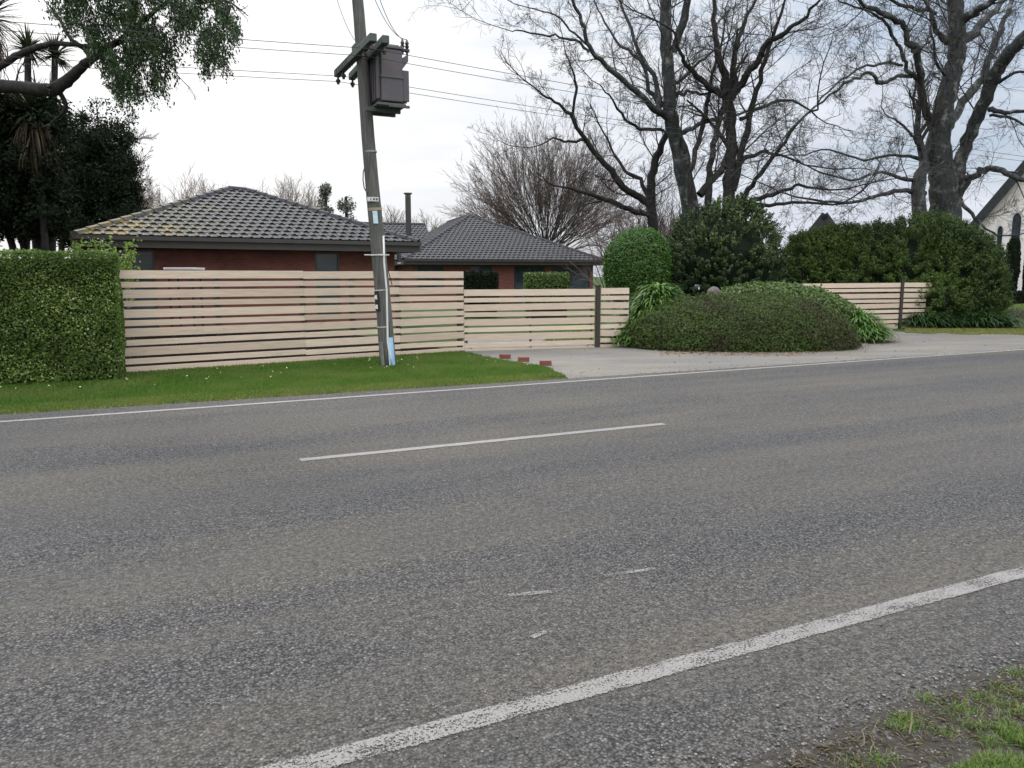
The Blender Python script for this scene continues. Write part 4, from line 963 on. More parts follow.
# tree D: big right tree
baretree('bare_tree', 'massive bare tree with pale lichened forked trunk above the shelter hedge at right', 940, 30, [
 ([(944,290,0,22),(945,240,0,20),(945,205,0,16),(942,175,0,14.5),(939,150,0,13),(941,125,0,12),(947,95,0,10.5),(954,65,0,9.5),(957,45,0,9.5),(956,20,0,8.5),(955,0,0,8),(950,-60,0,6),(948,-140,0,3.5)], {'start': .35}),
 ([(922,225,-.4,8),(919,190,-.5,8),(924,162,-.4,5.5)], {'start': .6}),
 ([(954,185,0,8.5),(963,155,-.2,7),(973,128,-.5,7),(983,105,-.9,7.2),(993,80,-1.3,7.5),(1004,60,-1.8,7.2),(1022,40,-2.4,6.5),(1050,10,-3,5),(1080,-40,-3.4,3)], {'start': .3}),
 [(948,130,0,4.5),(958,112,.6,5),(970,93,1,4.6),(982,78,1.4,4.2),(990,55,1.6,3.4),(998,35,2,3),(1008,12,2.4,2.6),(1020,-20,2.8,1.6)],
 [(960,42,0,6),(972,35,.3,5),(985,20,.7,4.2),(1000,5,1,3.2),(1020,-30,1.4,2)],
 [(963,20,0,5),(975,12,-.5,4.4),(990,2,-1,3.6),(1010,-15,-1.4,2)],
 [(932,122,0,5),(925,108,-.4,4.5),(921,85,-.8,4),(918,65,-1.2,4),(917,48,-1.4,4.2),(908,42,-1.5,3.6),(905,28,-1.6,3),(896,20,-1.8,3.2),(880,12,-2.2,2.8),(862,3,-2.6,2),(845,-10,-3,1.2)],
 [(920,80,-.8,2.6),(908,72,-1.2,2.2),(902,55,-1.4,2),(896,38,-1.6,1.8),(885,24,-1.9,1.6),(872,12,-2.3,1.3),(840,2,-2.8,.8)],
 [(913,77,-.9,2),(898,76,-1.2,2),(882,83,-1.6,2.2),(870,74,-2,1.8),(855,78,-2.4,1.6),(830,95,-2.8,1.3),(800,120,-3.2,1),(775,150,-3.5,.8)],
 [(902,65,-1.4,1.6),(885,63,-1.9,1.5),(860,68,-2.6,1.3),(835,85,-3,1.1),(810,110,-3.3,.8)],
 [(948,42,0,3),(938,35,-.5,2.6),(933,20,-1,2.4),(930,8,-1.4,2),(918,-5,-1.8,1.4)],
 [(935,12,-.6,2),(915,8,-1,2),(895,3,-1.6,1.6),(870,-8,-2.2,1)],
 [(946,76,0,1.6),(936,62,-.6,1.4),(933,40,-1,1.2),(930,20,-1.4,.8)],
 [(928,165,0,2.2),(918,145,-.5,1.8),(908,132,-1,1.5),(898,122,-1.4,1.1),(884,112,-1.8,.6)],
 [(925,195,0,3),(900,190,-.8,2.4),(875,196,-1.6,2),(850,202,-2.4,1.8),(815,200,-3,1.3),(780,192,-3.6,.8)],
 [(924,182,0,2.6),(900,178,-.8,2),(880,172,-1.4,1.6),(850,180,-2.2,1.3),(815,170,-3,.9)],
 [(922,160,0,2.4),(895,155,.6,1.6),(865,160,1.2,1.3),(830,150,1.8,1),(800,155,2.2,.7)],
 [(955,205,0,5),(966,182,-.5,4.2),(980,172,-1,3.8),(995,168,-1.6,3.6),(1012,176,-2.2,3),(1035,182,-2.8,2.2)],
 [(962,200,0,2.4),(972,215,-.5,2),(985,228,-1,1.4),(1000,236,-1.4,.8)],
 [(990,110,-1.2,3),(1005,112,-1.6,2.4),(1025,110,-2,1.8),(1050,100,-2.4,1)],
 [(990,115,-1,1.8),(1010,118,-1.4,1.5),(1030,130,-1.8,.9)],
 [(1000,82,-1.6,2),(1020,72,-2.2,1.5),(1040,74,-2.6,.9)],
], TW, rk=.84, dens=1.15, Lmax=3.1)
# tree E: fan-shaped tree behind the house wing
cfgE = dict(seg=[6,5,4,3], wig=[.05,.07,.09,.1], trop=[.02,.03,.03,.02], sides=[5,4,3,3], taper=.3, rmin=.008, nch=[9,6,3,0], t0=.2, ang=[.42,.42,.4,.4], lr=[.5,.5,.5,.5], rr=[.45,.5,.6,.6])
FS = 1.3
root = empty('bare_tree', G_at(545, 66), 'rounded fan-shaped bare tree with reddish twigs behind the right wing of the house', 'tree')
T0, T2 = Tubes(), Tubes(); b0 = G_at(545, 66); T0.add([b0, b0+UP*1.6, b0+UP*3.2, b0+UP*4.2], [.45,.4,.38,.3], 10)
for i in range(96):
    a = (i/95-.5)*2; dx = a*1.2+rng.normal(0, .05); dy = rng.normal(0, .45); d = Vector((math.sin(dx), dy*.6, math.cos(dx))).normalized()
    L = (11.2-2.4*abs(a))*rng.uniform(.66, .92); grow([T0, T2, T2, T2], b0+UP*rng.uniform(2.2, 4.2)+rv(.15), d, L, rng.uniform(.03, .05), 0, cfgE)
T0.build('trunk', M['bark'], root); T2.build('crown', M['twig_red'], root)
# brownish thicket of twigs at the foot of the big trees
cfgT = dict(seg=[4,3,3], wig=[.14,.16,.2], trop=[.06,.04,.02], sides=[4,3,3], taper=.35, rmin=.006, nch=[8,5,0], t0=.15, ang=[.6,.6,.6], lr=[.55,.5,.5], rr=[.5,.55,.6])
root = empty('thicket', G_at(680, 36), 'brownish leafless twiggy thicket between the trunks above the clipped bushes', 'bush', )
T0, T2 = Tubes(), Tubes()
for i in range(130):
    b = G_at(rng.uniform(615, 800) if i % 2 else rng.uniform(612, 690), rng.uniform(35, 38)); h = rng.uniform(3.0, 5.2) if b.x/b.y*778+512 < 700 else rng.uniform(2, 2.8)
    grow([T0, T2, T2], b, (UP+rv(.22)).normalized(), h, .03, 0, cfgT)
T0.build('stems', M['twig_red'], root); T2.build('crown', M['twig_red'], root)
# far pale trees behind the roofs
cfgF = dict(seg=[5,4,3], wig=[.07,.1,.12], trop=[.03,.03,.02], sides=[4,3,3], taper=.3, rmin=.012, nch=[9,6,0], t0=.2, ang=[.5,.5,.5], lr=[.5,.5,.5], rr=[.5,.55,.6])
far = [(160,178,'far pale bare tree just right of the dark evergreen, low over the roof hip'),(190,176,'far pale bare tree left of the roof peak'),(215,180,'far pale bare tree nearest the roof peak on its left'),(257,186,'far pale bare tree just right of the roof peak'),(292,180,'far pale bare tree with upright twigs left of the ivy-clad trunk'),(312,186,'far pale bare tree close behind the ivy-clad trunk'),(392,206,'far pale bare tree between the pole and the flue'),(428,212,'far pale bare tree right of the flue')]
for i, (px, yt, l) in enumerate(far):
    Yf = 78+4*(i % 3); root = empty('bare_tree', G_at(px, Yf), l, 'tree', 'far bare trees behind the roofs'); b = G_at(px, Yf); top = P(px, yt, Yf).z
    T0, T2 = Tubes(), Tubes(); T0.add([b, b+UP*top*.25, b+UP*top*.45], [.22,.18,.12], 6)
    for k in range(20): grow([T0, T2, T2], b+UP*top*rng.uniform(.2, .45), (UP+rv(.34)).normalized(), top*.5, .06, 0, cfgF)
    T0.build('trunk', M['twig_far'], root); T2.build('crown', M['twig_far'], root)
# thin tree next to the dark evergreen
root = empty('bare_tree', G_at(131, 40), 'thin bare tree peeping out right of the dark evergreen', 'tree'); b = G_at(131, 40)
T0, T2 = Tubes(), Tubes(); top = P(133, 128, 40).z; T0.add([b, b+UP*top*.4, b+UP*top*.7, b+UP*top*.95+Vector((.1,0,0))], [.12,.09,.05,.02], 7)
for k in range(16):
    s_ = 1 if k % 4 else -1; grow([T0, T2, T2], b+UP*top*rng.uniform(.45, .9), Vector((s_*.8, rng.normal(0,.3), .45)).normalized(), 1.7, .025, 0, dict(cfgF, rmin=.007, wig=[.12,.14,.16]))
T0.build('trunk', M['bark_dark'], root); T2.build('crown', M['twig'], root)
# ivy trunk & small evergreen far behind the roof
for (px, yt, yb, wpx, l) in ((329, 182, 215, 10, 'far dark ivy-clad tree trunk rounded at the top, behind the roof'), (349, 190, 214, 13, 'far small open evergreen tree right of the ivy-clad trunk')):
    Yf = 74; b = G_at(px, Yf); zt = P(px, yt, Yf).z; root = empty('evergreen_tree', b, l, 'tree'); MB().tube([b, b+UP*(zt-.6)], [.25,.12], 7).build('trunk', M['bark_dark'], root)
    Pn, Qn = [], []
    for k in range(44 if wpx == 10 else 24):
        cz = zt-.5-U()*(zt-3.2)*.9; c = np.array((b.x+rng.normal(0, wpx*Yf/778*(.2 if wpx == 10 else .33)), Yf+rng.normal(0, .6), cz)); n_ = 90
        k_ = rng.normal(0, 1, (n_, 3)); k_ /= np.linalg.norm(k_, axis=1)[:, None]; Pn.append(c+k_*.55*rng.uniform(.5, 1, (n_, 1))); Qn.append(k_)
    leaves('crown', np.vstack(Pn), np.vstack(Qn), .2, .13, simple('far_leaves', (.07,.08,.06), (.1,.1,.08), 1, .7), root)

# ------------------------------------------------------------ left evergreens
# overhanging tree with drooping sprays
TY = 13.5
root = empty('weeping_tree', G_at(-70, TY+1.2), 'large tree with long curving limbs and drooping green foliage hanging in from the upper left', 'tree')
cfgW = dict(seg=[4,3,3], wig=[.14,.16,.2], trop=[.0,-.03,-.05], sides=[5,4,3], taper=.35, rmin=.004, nch=[4,3,0], t0=.2, ang=[.6,.6,.6], lr=[.5,.5,.5], rr=[.5,.55,.6])
T0, T2 = Tubes(), Tubes()
g_ = G_at(-70, TY+1.2); T0.add([g_, g_+UP*1.8+Vector((.1,0,0)), P(-75,140,TY+1), P(-50,95,TY+.6), P(-30,60,TY+.2), P(-20,-20,TY), P(-10,-120,TY)], [.34,.27,.25,.2,.17,.14,.1], 12)
lm = {}
def lw(spec, **k):
    limb([T2, T2, T2], spec, TY, cfgW, T0=T0, Lmax=.7, dens=1.2, jit=.008, **k); return spec
lw([(-40,92,.3,7),(0,66,.1,3.4),(20,54,0,3.2),(45,45,-.1,2.8),(75,44,-.2,2.2),(100,50,-.3,1.5)])
lw([(-50,90,.4,10),(0,86,.2,6),(30,88,.1,6),(52,90,0,6),(70,78,0,5.2),(85,64,-.1,4.2),(102,52,-.2,3.2),(125,36,-.3,2.4),(150,15,-.5,2),(175,-5,-.7,1.4)])
lw([(92,58,-.1,2.4),(82,47,.2,2),(70,38,.5,1.6),(60,20,.8,1.2)])
lw([(58,88,0,2.6),(66,106,.1,2),(60,116,.2,1.4),(52,122,.3,1)])
lw([(100,52,-.2,2.2),(120,40,.4,1.8),(150,45,.8,1.2),(165,58,1,.7)])
lw([(-20,-20,0,5),(40,-40,-.2,3.5),(110,-45,-.4,2.6),(170,-30,-.6,2),(215,-5,-.8,1.2)])
T0.build('trunk', M['bark_dark'], root)
def inpoly(x, y, poly):
    c = False; n = len(poly); j = n-1
    for i in range(n):
        if (poly[i][1] > y) != (poly[j][1] > y) and x < (poly[j][0]-poly[i][0])*(y-poly[i][1])/(poly[j][1]-poly[i][1])+poly[i][0]: c = not c
        j = i
    return c
polyA = [(50,-60),(205,-60),(232,-5),(236,30),(228,58),(214,66),(200,58),(190,36),(180,40),(168,66),(155,90),(130,104),(112,88),(98,56),(80,30),(62,24),(48,5)]
Pn, Qn, Dn = [], [], []; cnt = 0; strand = Tubes()
while cnt < 1150:
    x = rng.uniform(45, 240); y = rng.uniform(-60, 104)
    if not inpoly(x, y, polyA): continue
    if 174 < x < 196 and 22 < y and U() < .6: continue
    if mnoise.noise(Vector((x/22, y/22, 2))) < -.3: continue
    cnt += 1; s = P(x, y, TY-.4+rng.normal(0, .55)); L = rng.uniform(.14, .42); n_ = int(L*170*rng.uniform(.25, 1)); d = Vector((rng.normal(.12, .2), rng.normal(0, .15), -1)).normalized(); pp_ = [s+d*L*t_+Vector((.05*math.sin(3*t_+x), 0, .04*t_*t_)) for t_ in (0, .33, .66, 1)]
    strand.add(pp_, [.004,.0035,.003,.002], 3)
    for _ in range(n_):
        t_ = U(); p_ = s+d*L*t_+Vector(rng.normal(0, .042, 3)); Pn.append(p_[:]); Qn.append((rng.normal(), rng.normal(), rng.normal())); Dn.append((d.x, d.y, d.z))
T2.g.setdefault((4, 3), []).extend(strand.g[(4, 3)]); tag(T2.build('branches', M['twig'], root), kind='stuff'); leaves('crown', Pn, Qn, .06, .024, ML['droop'], root, .4, Dn)

def leafblob(cx, cy, rx, ry, Y, dY, nclump, nleaf, cr, out, poly=None):
    for _ in range(nclump):
        while True:
            a, b = rng.uniform(-1, 1, 2)
            if a*a+b*b < 1: break
        x, y = cx+a*rx, cy+b*ry; c = P(x, y, Y+rng.normal(0, dY)); k = rng.normal(0, 1, (nleaf, 3)); k /= np.linalg.norm(k, axis=1)[:, None]
        out[0].append(np.array(c[:])+k*cr*rng.uniform(.3, 1, (nleaf, 1))*rng.uniform(.6, 1.3)); out[1].append(k)
# dark broadleaf evergreen
DY = 36.0; root = empty('evergreen_tree', G_at(88, DY), 'dense dark broadleaf evergreen tree between the hedge and the house roof', 'tree')
T0, T2 = Tubes(), Tubes()
for (x0, x1, y1) in ((78,80,150),(92,100,140),(62,58,165),(40,45,180),(52,66,190),(100,120,170)):
    a = G_at(x0, DY+rng.normal(0, .3)); limb([T2, T2, T2], [(x0, 300, 0, 4.2), (x0+rng.normal(0,2), 240, 0, 4), ((x0+x1)/2, 205, 0, 3), (x1, y1, 0, 1.4)], DY, dict(cfgW, trop=[.05,.02,0]), T0=T0, rk=.7, Lmax=2.0, dens=2, start=.4)
T0.build('trunk', M['bark_dark'], root); T2.build('branches', M['bark_dark'], root)
out = ([], [])
for (cx, cy, rx, ry, n_) in ((90,170,36,36,230),(100,215,40,26,230),(60,205,22,24,120),(112,150,20,28,60),(82,135,20,20,40),(128,205,18,22,50),(122,172,16,22,45),(75,232,22,12,60)):
    leafblob(cx, cy, rx, ry, DY, 1.3, n_, 110, .48, out)
for _ in range(40): leafblob(rng.uniform(90,135), rng.uniform(104,170), 4, 5, DY, .9, 1, 26, .34, out)
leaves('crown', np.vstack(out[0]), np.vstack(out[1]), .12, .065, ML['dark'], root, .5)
# second dark mass at the very left with several trunks
DY2 = 16.9; root = empty('evergreen_tree', G_at(15, DY2), 'black-green evergreen tree with several trunks behind the far left of the hedge', 'tree')
T0, T2 = Tubes(), Tubes()
for (x0, x1, y1) in ((22,10,110),(38,36,120),(10,-10,130),(50,48,170),(-15,-30,120)):
    limb([T2, T2, T2], [(x0, 300, 0, 5), (x0+2, 245, 0, 4.6), ((x0+x1)/2, 190, 0, 4), (x1, y1, 0, 2)], DY2, dict(cfgW, trop=[.05,.02,0]), T0=T0, rk=.75, Lmax=1.0, dens=1.5, start=.45)
T0.build('trunk', M['bark_dark'], root); T2.build('branches', M['bark_dark'], root)
out = ([], [])
for (cx, cy, rx, ry, n_) in ((10,130,44,38,420),(20,170,38,34,380),(-25,150,40,70,220),(52,125,16,22,60),(30,203,34,14,110),(14,222,30,14,90),(48,215,18,20,90),(8,100,40,10,70)): leafblob(cx, cy, rx, ry, DY2, .6, n_, 55, .24, out)
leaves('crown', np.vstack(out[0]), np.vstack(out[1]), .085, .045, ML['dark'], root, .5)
# cabbage trees
def cabbage(px, py, Y, L, n, label, skirt=0, lean=0, rad_=.09):
    h = P(px, py, Y); b = Vector((h.x-lean, h.y, 0)); root = empty('cabbage_tree', b, label, 'tree', 'spiky cabbage trees at the upper left')
    MB().tube([b, b.lerp(h, .5)+Vector((.03,0,0)), h], [rad_*1.5, rad_*1.1, rad_], 10).build('trunk', M['bark_dark'], root)
    def blades(n, L, lo, hi, droop, Wd, mat, nm, zr=0):
        V = []; Fc = []
        for i in range(n):
            az = U()*2*math.pi; el = rng.uniform(lo, hi); d = Vector((math.cos(az), math.sin(az), 0)); side = Vector((-d.y, d.x, 0)); p = h-UP*U()*zr; l = L*rng.uniform(.7, 1.1); k = len(V)
            for j in range(6):
                w_ = Wd*(.5,1,.9,.7,.4,.05)[j]*.5; V += [(p+side*w_)[:], (p-side*w_)[:]]; p = p+(d*math.cos(el)+UP*math.sin(el))*l/5; el -= droop*rng.uniform(.5, 1.3)
            Fc += [(k+2*j, k+2*j+1, k+2*j+3, k+2*j+2) for j in range(5)]
        link(nm, np_mesh(nm, V, Fc), mat, root)
    blades(n, L, -.5, 1.5, .12, .045, ML['cord'], 'leaf_head')
    if skirt: blades(int(n*1.6), L*skirt, -1.3, -.4, .3, .04, ML['dead'], 'dead_leaf_skirt', .5)
cabbage(28, 50, 19, .6, 150, 'cabbage tree with a small spiky head left of the curving limb', 0, .7, .07)
cabbage(55, 56, 19.4, .6, 150, 'cabbage tree with a spiky head just under the curving limb', 0, .8, .07)
cabbage(-14, 18, 15.5, .85, 190, 'cabbage tree cut by the upper left picture corner, with brown dead leaves', .9, .5)
cabbage(33, 114, 15.9, .72, 380, 'large low cabbage tree head with a hanging skirt of dead tan leaves', 1.2, 0, .06)

# ------------------------------------------------------------ church and small building at right
def gable_building(name, label, cat, theta, Y, apx_, eave_, winspec, depth):
    """gabled building whose front plane passes through the apex pixel; all outlines are put into that plane"""
    gx = Vector((math.cos(theta), -math.sin(theta), 0)); gy = Vector((math.sin(theta), math.cos(theta), 0)); A = P(*apx_, Y)
    def pl(px, py):
        d = ray(px, py); o_ = Vector((0, 0, HC)); t = (A-o_).dot(gy)/d.dot(gy); q = o_+d*t; return ((q-A).dot(gx), q.z)
    W3 = lambda u, z, o_=0.0: Vector((A.x, A.y, 0))+gx*u+gy*o_+UP*z
    eu, ez = pl(*eave_); az = A.z; root = empty(name, Vector((A.x, A.y, 0)), label, cat)
    def lancet(cx, w2, z0, z1, n=8):
        hs = z1-w2*1.9; L_ = [(cx-w2, z0), (cx-w2, hs)]
        for i in range(1, n): t = i/n; L_.append((cx-w2*math.cos(t*math.pi/2), hs+(z1-hs)*math.sin(t*math.pi/2)))
        L_.append((cx, z1)); return L_+[(2*cx-x, y) for x, y in reversed(L_[:-1])]
    wins = []
    for px, wpx, yt in winspec:
        u, zt = pl(px, yt); u2, _ = pl(px+wpx, yt); wins.append((u, abs(u2-u), 1.2, zt))
    outl = [(eu, 0), (-eu, 0), (-eu, ez), (0, az), (eu, ez)]
    bm = bmesh.new(); edges = []
    def loop_(pts_):
        vs = [bm.verts.new(W3(x, z)) for x, z in pts_]; return [bm.edges.new((vs[i], vs[(i+1) % len(vs)])) for i in range(len(vs))]
    edges += loop_(outl)
    for w_ in wins: edges += loop_(lancet(*w_))
    bmesh.ops.triangle_fill(bm, edges=edges, use_beauty=True, normal=-gy)
    ext = bmesh.ops.extrude_face_region(bm, geom=bm.faces[:]); bmesh.ops.translate(bm, verts=[v for v in ext['geom'] if isinstance(v, bmesh.types.BMVert)], vec=gy*.35); bmesh.ops.recalc_face_normals(bm, faces=bm.faces)
    me = bpy.data.meshes.new('wall'); bm.to_mesh(me); bm.free(); link('wall', me, M['render_wall'], root)
    for w_ in wins:
        o_ = lancet(w_[0], w_[1]*1.28, w_[2]-.15, w_[3]+.22); i_ = lancet(*w_); mb = MB(); n_ = len(o_)
        for k in range(n_):
            k2 = (k+1) % n_; mb.prism([W3(*o_[k], -.05), W3(*o_[k2], -.05), W3(*i_[k2], -.05), W3(*i_[k], -.05)], gy*.1)
        sur = mb.build('window', M['white'], root); MB().poly([W3(x, z, .2) for x, z in i_]).build('pane', M['glass'], sur)
    for sx in (1, -1):
        d_ = (W3(sx*eu, ez)-W3(0, az)); dn = d_.normalized(); a0 = W3(0, az); a1 = W3(sx*eu, ez)+dn*.5; nn = dn.cross(gy); nn = nn if nn.z > 0 else -nn
        MB().prism([a0-gy*.5+nn*.05, a1-gy*.5+nn*.05, a1+gy*depth+nn*.05, a0+gy*depth+nn*.05], nn*.16).build('roof', M['slate'], root)
        MB().prism([a0-gy*.53-nn*.34, a1-gy*.53-nn*.34, a1-gy*.53+nn*.2, a0-gy*.53+nn*.2], gy*.09-gy*.06).build('bargeboard', M['slate'], root)
        c_ = W3(sx*(eu+.14), ez/2, depth/2+.3); MB().box(c_, gx, gy, UP, .12, depth/2-.2, ez/2).build('side_wall', M['render_wall'], root)
    return root
gable_building('church', 'white rendered church with steep dark gable and pointed lancet windows at the right edge', 'church', R(40), 50, (1066, 118), (948, 256), ((1017.5, 4.6, 213), (1000.5, 2.8, 226), (1045, 4.6, 213), (1086, 5, 213), (1131, 3, 226)), 18)
gable_building('outbuilding', 'small building with a steep dark gable just showing above the shelter hedge', 'building', R(24), 57, (825, 214.5), (797, 250), (), 7)
# columnar yews and low hedge before the church
def yew(px, wpx, yt, yb, Y, label):
    b = P(px, yb, Y); zt = P(px, yt, Y).z; root = empty('columnar_yew', Vector((b.x, Y, 0)), label, 'tree', 'columnar yews before the church wall'); r_ = wpx*Y/778
    MB().tube([Vector((b.x,Y,0)), Vector((b.x,Y,zt*.9))], [.09,.03], 8).build('trunk', M['bark_dark'], root)
    corebox('branches', (b.x, Y, zt*.5), (r_, r_, zt*.5), M['core'], root, 2.0, 0, .85)
    p, q = superell((b.x, Y, zt*.5), (r_, r_, zt*.5), 2.2, 5000, ((1.2,.15),(4,.08)), .07, zmin=.05); leaves('foliage', p, q, .14, .06, ML['dark'], root, .5)
yew(1010, 6.5, 234, 291, 46, 'narrow dark yew column hiding the left side of the church window'); yew(1027, 4.5, 238, 291, 46, 'narrow dark yew column at the picture edge, right of the church window')
hc = P(1040, 296, 44.5); root = empty('hedge', Vector((hc.x, 44.5, 0)), 'low dark clipped hedge along the foot of the church wall', 'hedge')
MB().box(Vector((hc.x, 44.5, .33)), Vector((1,0,0)), Vector((0,1,0)), UP, 4.6, .4, .33).build('branches', M['core'], root)
p = [(hc.x+rng.uniform(-4.7,4.7), 44.05+.05*rng.normal(), rng.uniform(0,.72)) for _ in range(6000)]+[(hc.x+rng.uniform(-4.7,4.7), 44.5+rng.uniform(-.45,.45), .7+.04*rng.normal()) for _ in range(2500)]
leaves('foliage', p, [(0,-.6,.6)]*len(p), .1, .06, ML['dark'], root, .6)
# planted bed at the right
hc = P(1060, 318, 30.5); root = empty('garden_bed', Vector((hc.x, 30.5, 0)), 'low brownish planted bed between two strips of grass near the church', 'plants')
p = [(hc.x+rng.uniform(-4.6,3), 30.5+rng.uniform(-1.4,1.4), abs(rng.normal(0,.16))) for _ in range(7000)]
leaves('foliage', p, [(0,-.3,1)]*len(p), .12, .03, leafmat('bed_leaves', [(.05,.055,.03),(.1,.09,.06),(.05,.08,.03)], .7, .2), root, .8)

# ------------------------------------------------------------ grass, litter, stones
def blades_mesh(name, P0, hgt, wd, mat, lean=.5, par=None):
    n = len(P0); P0 = np.asarray(P0, float); az = rng.uniform(0, 2*np.pi, n); d = np.stack([np.cos(az), np.sin(az), np.zeros(n)], 1); s = np.stack([-np.sin(az), np.cos(az), np.zeros(n)], 1)
    h = (np.asarray(hgt)*rng.uniform(.5, 1.3, n))[:, None]; ln = rng.uniform(.1, 1, n)[:, None]*lean; w_ = (wd*rng.uniform(.7, 1.2, n))[:, None]; up = np.array([[0, 0, 1.]])
    m1 = P0+up*h*.6+d*h*ln*.35; tp = P0+up*h*(1-.3*ln)+d*h*ln
    V = np.stack([P0-s*w_/2, P0+s*w_/2, m1+s*w_*.4, m1-s*w_*.4, tp], 1).reshape(-1, 3); i = np.arange(n)*5
    Fc = np.concatenate([np.stack([i, i+1, i+2], 1), np.stack([i, i+2, i+3], 1), np.stack([i+3, i+2, i+4], 1)]); return tag(link(name, np_mesh(name, V, Fc), mat), kind='stuff')
def scatter(n, fn):
    out = []
    while len(out) < n:
        p = fn()
        if p is not None: out.append(p)
    return np.array(out)
tip = [(464,351.5),(500,359.5),(545,366.5),(566,376)]
def right_lim(p):     # is p left of the driveway edge
    x = p[0]; y = p[1]; 
    pl = [G(a_, b_) for a_, b_ in tip]
    for i in range(3):
        if pl[i+1].y <= y <= pl[i].y or pl[i].y <= y <= pl[i+1].y:
            t = (y-pl[i].y)/(pl[i+1].y-pl[i].y+1e-9); return x < pl[i].x+t*(pl[i+1].x-pl[i].x)+.06*mnoise.noise(Vector((x*5, y*5, 0)))
    return x < pl[0].x if y >= pl[0].y else x < pl[-1].x-.3
TIPA = rc(568, 377)[0]
def verge(lo, hi, dens_edge=False):
    def f():
        a = rng.uniform(-11, TIPA+2.5); n_ = rng.uniform(lo, hi); p = rp(a, n_)
        if abs(p.x)/max(p.y, .1) > .9: return None
        lim = 10.56+.07*mnoise.noise(Vector((a*2.2, 0, 5)))+.04*mnoise.noise(Vector((a*9, 0, 5)))
        if n_ < lim: return None
        if (p-fa).dot(fn) > .15 and a > rc(126,372)[0]: return None
        if (p-hB).dot(hn) > .15 and (p-hB).dot(hd) < 0: return None
        if not right_lim(p): return None
        return (p.x, p.y, -.02)
    return f
blades_mesh('grass', scatter(150000, verge(10.6, 15.5)), .05, .008, ML['grass'])
blades_mesh('verge_edge_grass', scatter(34000, verge(10.5, 11.25)), .04, .008, ML['grass_dry'])
p = scatter(45, verge(12.3, 14.6)); p[:, 2] = .03; tag(leaves('fallen_leaves', p, [(0,-.5,1)]*len(p), .035, .022, ML['petal'], None, .3), kind='stuff')
sheet('verge', [rp(-60, 10.62), rp(TIPA-.35, 10.62), G(545,366.5), G(500,359.5), G(464,351), G(464,345), rp(-60, 20)], -.014, M['ground'])
# grass far right strips and behind the gates
def quadfn(q, rag=0):
    q = [G(*c) for c in q]
    def f():
        u, v = U(), U(); a_ = q[0].lerp(q[1], u); b_ = q[3].lerp(q[2], u); p_ = a_.lerp(b_, v)
        if rag and (v < .35 and mnoise.noise(p_*1.3) > -.1+v or U() < .0): return None
        return (p_.x, p_.y, -.02)
    return f
blades_mesh('grass', scatter(26000, quadfn([(905,333.5),(1060,336),(1060,329),(905,328.5)], 1)), .05, .014, ML['grass_dry'])
blades_mesh('grass', scatter(16000, quadfn([(1000,312),(1060,313),(1060,303.5),(990,303.5)])), .08, .03, ML['grass_near'])
blades_mesh('grass', scatter(16000, quadfn([(540,345),(612,343.5),(625,325),(560,322)])), .06, .014, ML['grass_near'])
# leaf litter by the mound and in the gutter
def lit():
    a_ = U(); x = 660+240*a_; y = 351.5-(max(0, x-800)*.14)+rng.normal(0, 1.6)+1.2; p_ = G(x, y); return (p_.x, p_.y, .006)
p = scatter(1500, lit); tag(leaves('leaf_litter', p, [(0,0,1)]*len(p), .05, .03, ML['litter'], None, .25), kind='stuff')
def lit2():
    p_ = G(rng.uniform(560,1020), rng.uniform(338,376)); return None if p_.dot(RN) < 10.3 else (p_.x, p_.y, .004)
p = scatter(260, lit2); tag(leaves('scattered_leaves', p, [(0,0,1)]*len(p), .045, .03, ML['litter'], None, .2), kind='stuff')
# near right corner: grass tufts, stones, twigs
pn = []
def nearfull():
    x = rng.uniform(860, 1120); y = rng.uniform(700, 900); p_ = G(x, y); n_ = p_.dot(RN)+.14*mnoise.noise(Vector((p_.x*6, p_.y*6, 0)))
    return (p_.x, p_.y, .0) if n_ < NL else None
NL = rc(915, 768)[1]; print('NL', NL, rc(1024,745), rc(750,768), rc(1024,660))
NL = rc(965, 768)[1]
pts_full = scatter(42000, nearfull); blades_mesh('grass', pts_full, .038, .0028, ML['grass_near'], .9)
tuf = []
for (x, y, r_, n_) in ((905,722,.03,260),(900,728,.03,160),(960,712,.05,260),(1018,712,.04,260),(985,700,.04,160),(1015,675,.03,110),(1000,690,.03,90),(880,762,.03,120),(945,735,.03,100),(925,700,.025,90),(975,728,.03,120),(1000,730,.03,120),(855,766,.03,80),(1020,696,.03,110),(990,745,.03,150)):
    c = G(x, y)
    for _ in range(n_): tuf.append((c.x+rng.normal(0, r_), c.y+rng.normal(0, r_*.7), 0))
blades_mesh('grass', np.array(tuf), .03, .0026, ML['grass_near'], 1.1)
dg = []
while len(dg) < 2600:
    a_ = rng.uniform(-.6, 4.5); n_ = near_edge(a_)-.06-abs(rng.normal(0, .22)); p_ = rp(a_, n_); dg.append((p_.x, p_.y, .008+.01*U()))
tag(leaves('dead_grass', dg, [(0,0,1)]*len(dg), .045, .0028, leafmat('dead_grass_stems', [(.09,.075,.04),(.2,.17,.1),(.3,.26,.17),(.05,.04,.025)], .9, .1, .1), None, .3), kind='stuff')
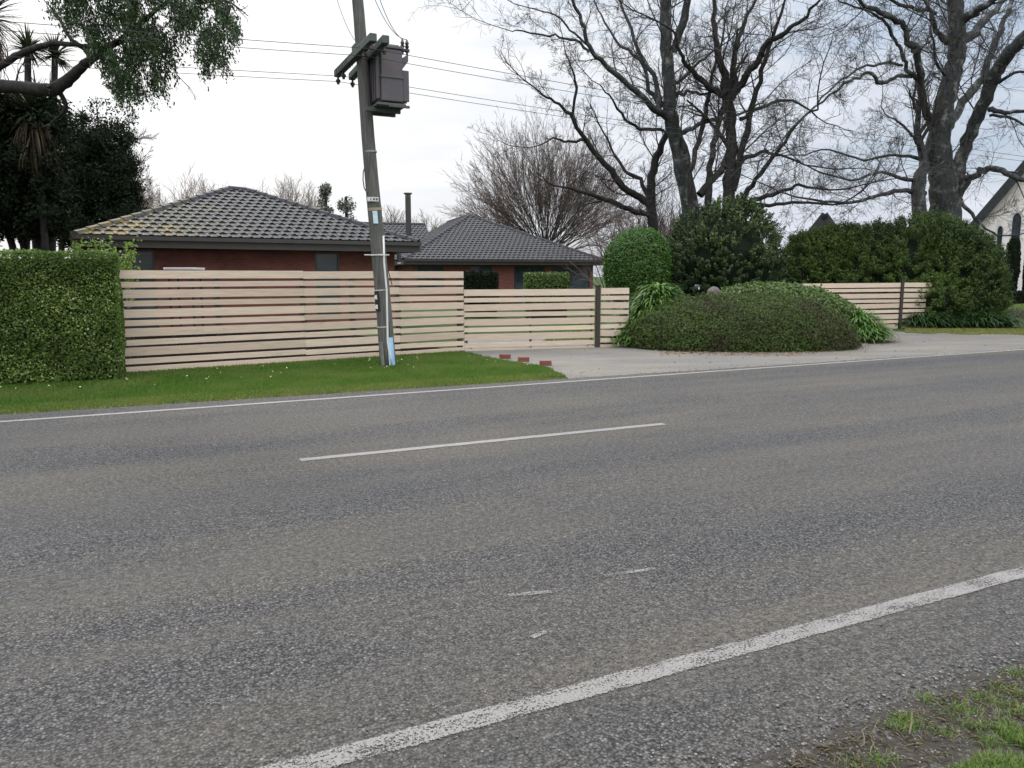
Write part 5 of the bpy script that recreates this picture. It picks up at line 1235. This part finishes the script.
# loose stones
def stones(n, fn, smin, smax, name, mat):
    t = bmesh.new(); bmesh.ops.create_icosphere(t, subdivisions=1, radius=1); bv = np.array([v.co[:] for v in t.verts]); bf = np.array([[v.index for v in f.verts] for f in t.faces]); t.free()
    V = []; Fc = []
    for i in range(n):
        p_ = fn(); s_ = rng.uniform(smin, smax)*np.array((rng.uniform(.7,1.3), rng.uniform(.7,1.3), rng.uniform(.4,.8))); a_ = U()*6.28; ca, sa = math.cos(a_), math.sin(a_)
        q = bv*(1+rng.normal(0, .16, (len(bv), 1)))*s_; q = np.stack([q[:,0]*ca-q[:,1]*sa, q[:,0]*sa+q[:,1]*ca, q[:,2]], 1)+np.array(p_); V.append(q); Fc.append(bf+i*len(bv))
    return tag(link(name, np_mesh(name, np.vstack(V), np.vstack(Fc)), mat), kind='stuff')
def stonemat():
    m, nt, b = newmat('loose_chip'); g = nt.nodes.new('ShaderNodeNewGeometry'); nt.links.new(ramp(nt, g.outputs['Random Per Island'], [(0, (.035,.035,.037)), (.6, (.1,.1,.1)), (1, (.22,.21,.19))]), b.inputs['Base Color']); b.inputs['Roughness'].default_value = .85; return m
sm_ = stonemat()
def sfn():
    while True:
        a_ = rng.uniform(-1, 4.5); n_ = near_edge(a_)+rng.normal(0, .1)-.04; p_ = rp(a_, n_)
        return (p_.x, p_.y, .006)
stones(2600, sfn, .0025, .007, 'loose_gravel', sm_)
def sfn2(): a_ = rng.uniform(-1, 4); p_ = rp(a_, rng.uniform(1.2, 1.8)); return (p_.x, p_.y, .005)
stones(1300, sfn2, .0025, .006, 'loose_gravel', sm_)
def sfn3(): a_ = rng.uniform(-2.5, 6); p_ = rp(a_, rng.uniform(1.6, 2.6) if U() < .85 else rng.uniform(2.6, 6)); return (p_.x, p_.y, .003)
stones(2600, sfn3, .0025, .0055, 'loose_gravel', sm_)
def sfn4(): a_ = rng.uniform(-11, 40); p_ = rp(a_, 10.5+abs(rng.normal(0, .16))-.08); return (p_.x, p_.y, .002)
stones(5000, sfn4, .003, .008, 'loose_gravel', sm_)
for (x0, y0, x1, y1, l) in ((912,712,909,735,'short pale dead twig upright beside the grass tuft, right of the others'), (862,730,864,746,'short pale dead twig upright at the dirt edge, near the left tuft'), (791,748,795,760,'short pale dead twig leaning at the lower seal edge, leftmost of the twigs'), (1008,693,1010,700,'tiny pale dead stem near the right picture edge')):
    b = G(x1, y1); t_ = P(x0, y0, b.y+.01); tag(MB().tube([b, b.lerp(t_, .5)+Vector((.004,0,.002)), t_], [.0035,.003,.002], 6).build('dead_twig', M['strip_tan']), l, 'twig', 'dead twigs on the dirt shoulder')
